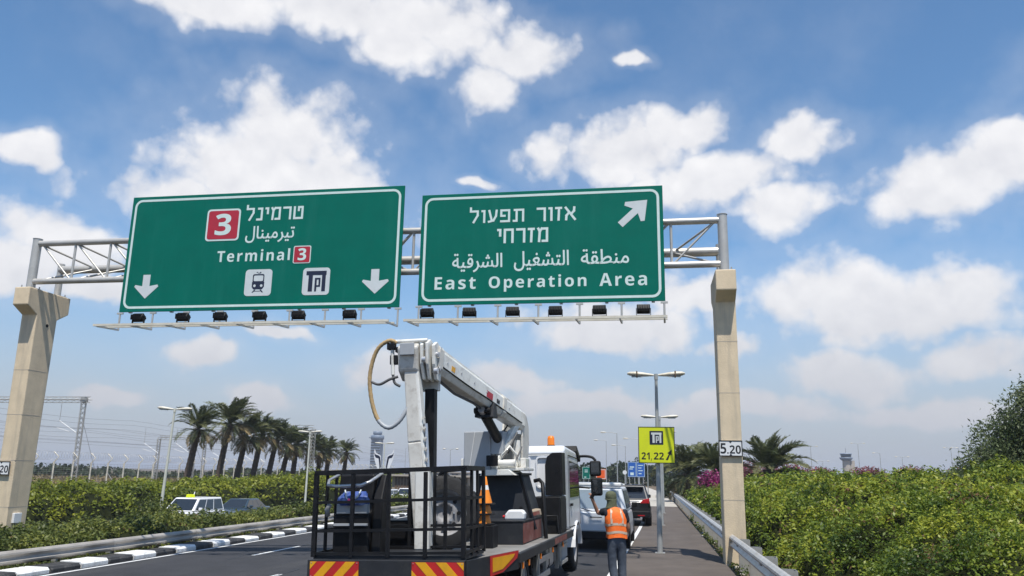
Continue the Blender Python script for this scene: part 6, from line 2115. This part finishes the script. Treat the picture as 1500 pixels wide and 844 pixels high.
# black SUV ahead of it
def suv_extra(root):
    y = -2.33
    MB().bx(-0.86, 0.86, y - 0.07, y + 0.1, 0.36, 0.62).build('rear_bumper', 'black_plastic', root, 0.04)
    MB().bx(-0.27, 0.27, y - 0.05, y - 0.03, 0.84, 0.95).build('number_plate', 'plate_white', root)
    MB().bx(-0.42, 0.42, y - 0.05, y - 0.04, 0.98, 1.02).build('chrome_strip', 'steel', root)
    for s in (-1, 1):
        MB().prism([(s * 0.45, 0.92), (s * 0.84, 0.92), (s * 0.84, 1.12), (s * 0.6, 1.08)], 'y', y - 0.04, y + 0.12).build('tail_light', 'tail_red', root, 0.015)
        MB().bx(s * 0.5 - 0.14, s * 0.5 + 0.14, y - 0.075, y - 0.06, 0.42, 0.46).build('reflector', 'tail_red', root)
        MB().cyl((s * 0.5, y - 0.06, 0.34), (s * 0.5, y + 0.05, 0.34), 0.045, n=10).build('exhaust_tip', 'steel', root)
        MB().beam((s * 0.66, -1.9, 1.69), (s * 0.66, 0.4, 1.70), 0.04, 0.04).build('roof_rail', 'black_plastic', root)
    MB().bx(-0.62, 0.62, -2.2, -1.95, 1.63, 1.67).build('roof_spoiler', 'car_black', root, 0.015)
    MB().tube([(-0.3, y + 0.03, 1.12), (0.1, y + 0.08, 1.2)], 0.012, 6).build('wiper', 'black_plastic', root)


sst = [(-2.3, 0.42, 0.95, 0.80), (-2.2, 0.32, 1.08, 0.90), (-0.5, 0.28, 1.08, 0.94), (0.9, 0.28, 1.05, 0.94), (1.7, 0.3, 0.98, 0.9), (2.15, 0.34, 0.84, 0.85), (2.3, 0.4, 0.7, 0.76)]
car('suv_car', (-1.08, 37.0, 0.0), R(3.0), 'black suv with a white plate parked ahead of the van', 'car_black', 4.6, 1.88, 1.68, (1.3, -2.2, 1.05, 0.86), (0.55, -1.85, 1.65, 0.70), sst, extras=(suv_extra,), wheel_r=0.36)
# ------------------------------------------------------------------ the man in the vest
def skin_mesh(name, verts, edges, radii, root_i, m, parent, sub=2):
    me = bpy.data.meshes.new(name)
    me.from_pydata(verts, edges, [])
    o = bpy.data.objects.new(name, me)
    col.objects.link(o)
    sk = o.modifiers.new('skin', 'SKIN')
    sk.use_smooth_shade = True
    ss = o.modifiers.new('sub', 'SUBSURF')
    ss.levels = ss.render_levels = sub
    for i, r in enumerate(radii):
        sv = me.skin_vertices[0].data[i]
        sv.radius = r if isinstance(r, tuple) else (r, r)
        sv.use_root = (i == root_i)
    dg = bpy.context.evaluated_depsgraph_get()
    out = bpy.data.meshes.new_from_object(o.evaluated_get(dg))
    bpy.data.objects.remove(o)
    out.materials.clear()
    out.materials.append(M[m])
    for p in out.polygons:
        p.use_smooth = True
        p.material_index = 0
    out.name = name
    q = bpy.data.objects.new(name, out)
    return link(q, parent)


# local frame: feet at the origin, facing +Y (back to the camera), x right
man = empty('person', (-0.63, 14.45, 0.006), (0, 0, R(14)), label='man in an orange reflective vest and khaki hat raising his left hand beside the truck', cat='person')
man.scale = (0.88, 0.92, 1.0)
SK = {  # joint: (x, y, z, radius)
    'pelvis': (0.02, 0.0, 0.93, 0.15), 'waist': (0.01, 0.02, 1.08, 0.145), 'chest': (0.0, 0.03, 1.26, 0.165), 'upper': (-0.01, 0.02, 1.38, 0.13), 'neck': (-0.05, 0.03, 1.47, 0.058), 'head0': (-0.065, 0.05, 1.53, 0.07), 'head1': (-0.075, 0.06, 1.61, 0.088), 'head2': (-0.075, 0.055, 1.68, 0.07),
    'lsh': (-0.19, 0.04, 1.395, 0.062), 'lel': (-0.30, 0.24, 1.36, 0.045), 'lwr': (-0.41, 0.17, 1.565, 0.031), 'lhand': (-0.43, 0.155, 1.62, 0.034),
    'rsh': (0.19, 0.03, 1.385, 0.062), 'rel': (0.265, 0.06, 1.12, 0.046), 'rwr': (0.22, 0.22, 0.95, 0.033), 'rhand': (0.21, 0.26, 0.9, 0.036),
    'lhip': (-0.08, 0.0, 0.88, 0.1), 'lkn': (-0.06, 0.05, 0.48, 0.066), 'lan': (0.02, -0.02, 0.09, 0.042), 'ltoe': (0.0, 0.14, 0.045, 0.035),
    'rhip': (0.11, 0.0, 0.88, 0.1), 'rkn': (0.13, 0.06, 0.48, 0.066), 'ran': (0.14, 0.03, 0.09, 0.042), 'rtoe': (0.16, 0.2, 0.045, 0.035)}
names = list(SK)
ed = [('pelvis', 'waist'), ('waist', 'chest'), ('chest', 'upper'), ('upper', 'neck'), ('neck', 'head0'), ('head0', 'head1'), ('head1', 'head2'), ('upper', 'lsh'), ('lsh', 'lel'), ('lel', 'lwr'), ('lwr', 'lhand'), ('upper', 'rsh'), ('rsh', 'rel'), ('rel', 'rwr'), ('rwr', 'rhand'), ('pelvis', 'lhip'), ('lhip', 'lkn'), ('lkn', 'lan'), ('lan', 'ltoe'), ('pelvis', 'rhip'), ('rhip', 'rkn'), ('rkn', 'ran'), ('ran', 'rtoe')]


def sub_skel(keep, grow, name, m, root_, rad=None, extra=None):
    ks = [k for k in keep]
    vs = [SK[k][:3] for k in ks]
    rs = [(rad or {}).get(k, SK[k][3]) + grow for k in ks]
    es = [(ks.index(a), ks.index(b)) for a, b in ed if a in ks and b in ks]
    return skin_mesh(name, vs, es, rs, ks.index(root_), m, man)


# body: one continuous skin surface incl. hands with five fingers
bv = [SK[k][:3] for k in names]
br = [SK[k][3] * (1.0 if k.startswith('head') or 'hand' in k or 'wr' in k or k in ('neck', 'lel', 'rel') else 0.86) for k in names]
be = [(names.index(a), names.index(b)) for a, b in ed]


def fingers(hand, direction, side, curl):
    h = Vector(SK[hand][:3])
    d = Vector(direction).normalized()
    s = Vector(side).normalized()
    n = d.cross(s)
    for k, (off, ln) in enumerate(((-0.03, 0.062), (-0.01, 0.072), (0.011, 0.068), (0.03, 0.053))):
        p0 = h + s * off + d * 0.022
        p1 = p0 + d * ln * 0.55 + n * curl * 0.4 * ln
        p2 = p1 + d * ln * 0.3 + n * curl * ln
        i = len(bv)
        bv.extend([tuple(p0), tuple(p1), tuple(p2)])
        br.extend([0.0095, 0.0085, 0.007])
        be.extend([(names.index(hand), i), (i, i + 1), (i + 1, i + 2)])
    p0 = h - s * 0.036 - d * 0.012
    p1 = p0 - s * 0.025 + d * 0.03 + n * curl * 0.02
    i = len(bv)
    bv.extend([tuple(p0), tuple(p1)])
    br.extend([0.011, 0.009])
    be.extend([(names.index(hand), i), (i, i + 1)])


fingers('lhand', (-0.02, -0.02, 0.06), (0.8, 0.5, 0.1), 0.6)
fingers('rhand', (0.0, 0.05, -0.06), (0.0, 0.7, 0.6), 0.5)
skin_mesh('body', bv, be, br, 0, 'skin', man)
sub_skel(['pelvis', 'waist', 'lhip', 'lkn', 'lan', 'rhip', 'rkn', 'ran'], 0.018, 'trousers', 'jeans', 'pelvis', rad={'pelvis': 0.13, 'waist': 0.118, 'lkn': 0.072, 'rkn': 0.072, 'lan': 0.058, 'ran': 0.058, 'lhip': 0.094, 'rhip': 0.094})
# shirt: torso and sleeves to just above the elbow
SK['lslv'] = (-0.262, 0.17, 1.375, 0.055)
SK['rslv'] = (0.243, 0.05, 1.2, 0.055)
ed += [('lsh', 'lslv'), ('rsh', 'rslv')]
sub_skel(['pelvis', 'waist', 'chest', 'upper', 'lsh', 'lslv', 'rsh', 'rslv'], 0.012, 'shirt', 'navy_cloth', 'pelvis', rad={'pelvis': 0.135, 'waist': 0.13, 'chest': 0.15, 'upper': 0.115})
# vest: a loose shell with shoulder straps, open sides at the arms
secs = []
for z, hw, hd, cx_, cy_ in ((0.965, 0.205, 0.165, 0.025, 0.015), (1.05, 0.2, 0.165, 0.02, 0.02), (1.15, 0.205, 0.17, 0.01, 0.025), (1.27, 0.212, 0.178, 0.0, 0.03), (1.36, 0.195, 0.165, -0.005, 0.028), (1.43, 0.165, 0.13, -0.015, 0.03), (1.465, 0.11, 0.095, -0.03, 0.03)):
    secs.append([(cx_ + hw * math.copysign(abs(math.cos(a)) ** 0.75, math.cos(a)) * (1 + 0.045 * math.sin(5 * a + z * 27)), cy_ + hd * math.copysign(abs(math.sin(a)) ** 0.8, math.sin(a)) * (1 + 0.06 * math.sin(7 * a + z * 33)), z + 0.012 * math.sin(3 * a)) for a in np.linspace(0, 2 * math.pi, 28, endpoint=False)])
vest = MB().loft(secs, caps=False).build('vest', 'vest', man)


def vest_band(z0, z1, grow):
    def sec(z):
        for i in range(len(VZ) - 1):
            if VZ[i] <= z <= VZ[i + 1]:
                t = (z - VZ[i]) / (VZ[i + 1] - VZ[i])
                out = []
                for p, q in zip(secs[i], secs[i + 1]):
                    v = Vector(p).lerp(Vector(q), t)
                    c = Vector((0.01, 0.025, v.z))
                    out.append(tuple(c + (v - c) * (1 + grow)))
                return out
    return MB().loft([sec(z0), sec(z1)], caps=False).build('reflective_band', 'reflect', vest)


VZ = [0.965, 1.05, 1.15, 1.27, 1.36, 1.43, 1.465]
vest_band(1.035, 1.075, 0.02)
vest_band(1.165, 1.205, 0.02)
for s in (-1, 1):
    pts = []
    for z, hw, hd, cx_, cy_ in ((1.2, 0.21, 0.175, 0.005, 0.027), (1.3, 0.208, 0.176, 0.0, 0.03), (1.38, 0.188, 0.158, -0.008, 0.028), (1.44, 0.155, 0.125, -0.018, 0.03)):
        pts.append(Vector((cx_ + s * hw * 0.52, cy_ - hd * 0.9 - 0.006, z)))
    mb = MB()
    for p, q in zip(pts, pts[1:]):
        mb.beam(p, q, 0.04, 0.006, up=(0, -1, 0))
    mb.build('reflective_band', 'reflect', vest)
# hat with a neck cloth
hc = (-0.075, 0.052, 1.64)
hat = MB().lathe([(0.108, -0.035), (0.112, 0.0), (0.108, 0.04), (0.09, 0.075), (0.05, 0.095), (0.0, 0.1)], hc, (0.0, -0.12, 1), 20).build('hat', 'khaki', man)
MB().lathe([(0.105, -0.02), (0.122, -0.035), (0.12, -0.042), (0.1, -0.03)], hc, (0.0, -0.12, 1), 20).build('brim', 'khaki', hat)
secs2 = []
for z, hw, hd in ((1.60, 0.1, 0.1), (1.54, 0.098, 0.1), (1.49, 0.11, 0.1), (1.45, 0.13, 0.105)):
    secs2.append([(-0.065 + hw * math.cos(a), 0.035 + hd * math.sin(a), z) for a in np.linspace(math.pi * 1.02, math.pi * 1.98, 12)] + [(-0.065 + (hw - 0.012) * math.cos(a), 0.035 + (hd - 0.012) * math.sin(a), z) for a in np.linspace(math.pi * 1.98, math.pi * 1.02, 12)])
MB().loft(secs2).build('neck_cloth', 'khaki', hat)
for s in (-1, 1):
    e = MB().lathe([(0.001, 0.012), (0.02, 0.008), (0.026, 0.0), (0.02, -0.006)], (-0.072 + s * 0.088, 0.06, 1.60), (s, 0, 0), 10).build('ear', 'skin', man)
    MB().cyl((-0.075 + s * 0.033, 0.139, 1.615), (-0.075 + s * 0.033, 0.145, 1.615), 0.012, n=8).build('eye', 'ink', man)
MB().prism([(0.13, 1.61), (0.165, 1.57), (0.13, 1.565)], 'x', -0.087, -0.063).build('nose', 'skin', man, 0.006)
MB().bx(-0.1, -0.05, 0.128, 0.138, 1.535, 1.545).build('mouth', 'rust_red', man)
for k, nm in enumerate(('l', 'r')):
    a, t_ = SK[nm + 'an'], SK[nm + 'toe']
    skin_mesh('shoe', [(a[0], a[1] - 0.05, 0.05), (a[0], a[1], 0.07), (t_[0], t_[1] - 0.02, 0.05), (t_[0], t_[1] + 0.05, 0.04)], [(0, 1), (1, 2), (2, 3)], [0.048, 0.052, 0.048, 0.038], 0, 'shoe', man)
# hand-held radio in the raised hand
rm_ = Matrix.Translation(man.location) @ Euler(man.rotation_euler).to_matrix().to_4x4() @ Matrix.Diagonal((0.88, 0.92, 1.0, 1.0))
ph = empty('handset', tuple(rm_ @ Vector((-0.425, 0.12, 1.66))), (0.2, 0.5, R(20)), label='small black handset in the raised hand of the man', cat='radio')
MB().bx(-0.03, 0.03, -0.016, 0.016, -0.05, 0.075).build('case', 'black_plastic', ph, 0.008)
MB().cyl((0.018, 0, 0.075), (0.018, 0, 0.15), 0.007, n=8).build('antenna', 'black_plastic', ph)

# ------------------------------------------------------------------ summer haze: one closed box of thin pale air round everything
hz = MB().bx(-3050, 3050, -250, 4050, -3.0, 40.0).build('haze', 'galv')
hz.data.materials.clear()
hm = bpy.data.materials.new('haze_air')
hm.use_nodes = True
ht = hm.node_tree
for n in list(ht.nodes):
    ht.nodes.remove(n)
hv = ht.nodes.new('ShaderNodeVolumePrincipled')
hv.inputs['Color'].default_value = (0.86, 0.9, 1.0, 1)
hv.inputs['Density'].default_value = 0.00034
hv.inputs['Anisotropy'].default_value = 0.2
ho = ht.nodes.new('ShaderNodeOutputMaterial')
ht.links.new(hv.outputs[0], ho.inputs['Volume'])
hz.data.materials.append(hm)
tag(hz, 'thin pale summer haze over the whole scene', 'haze', kind='stuff')
scene.cycles.volume_bounces = 0
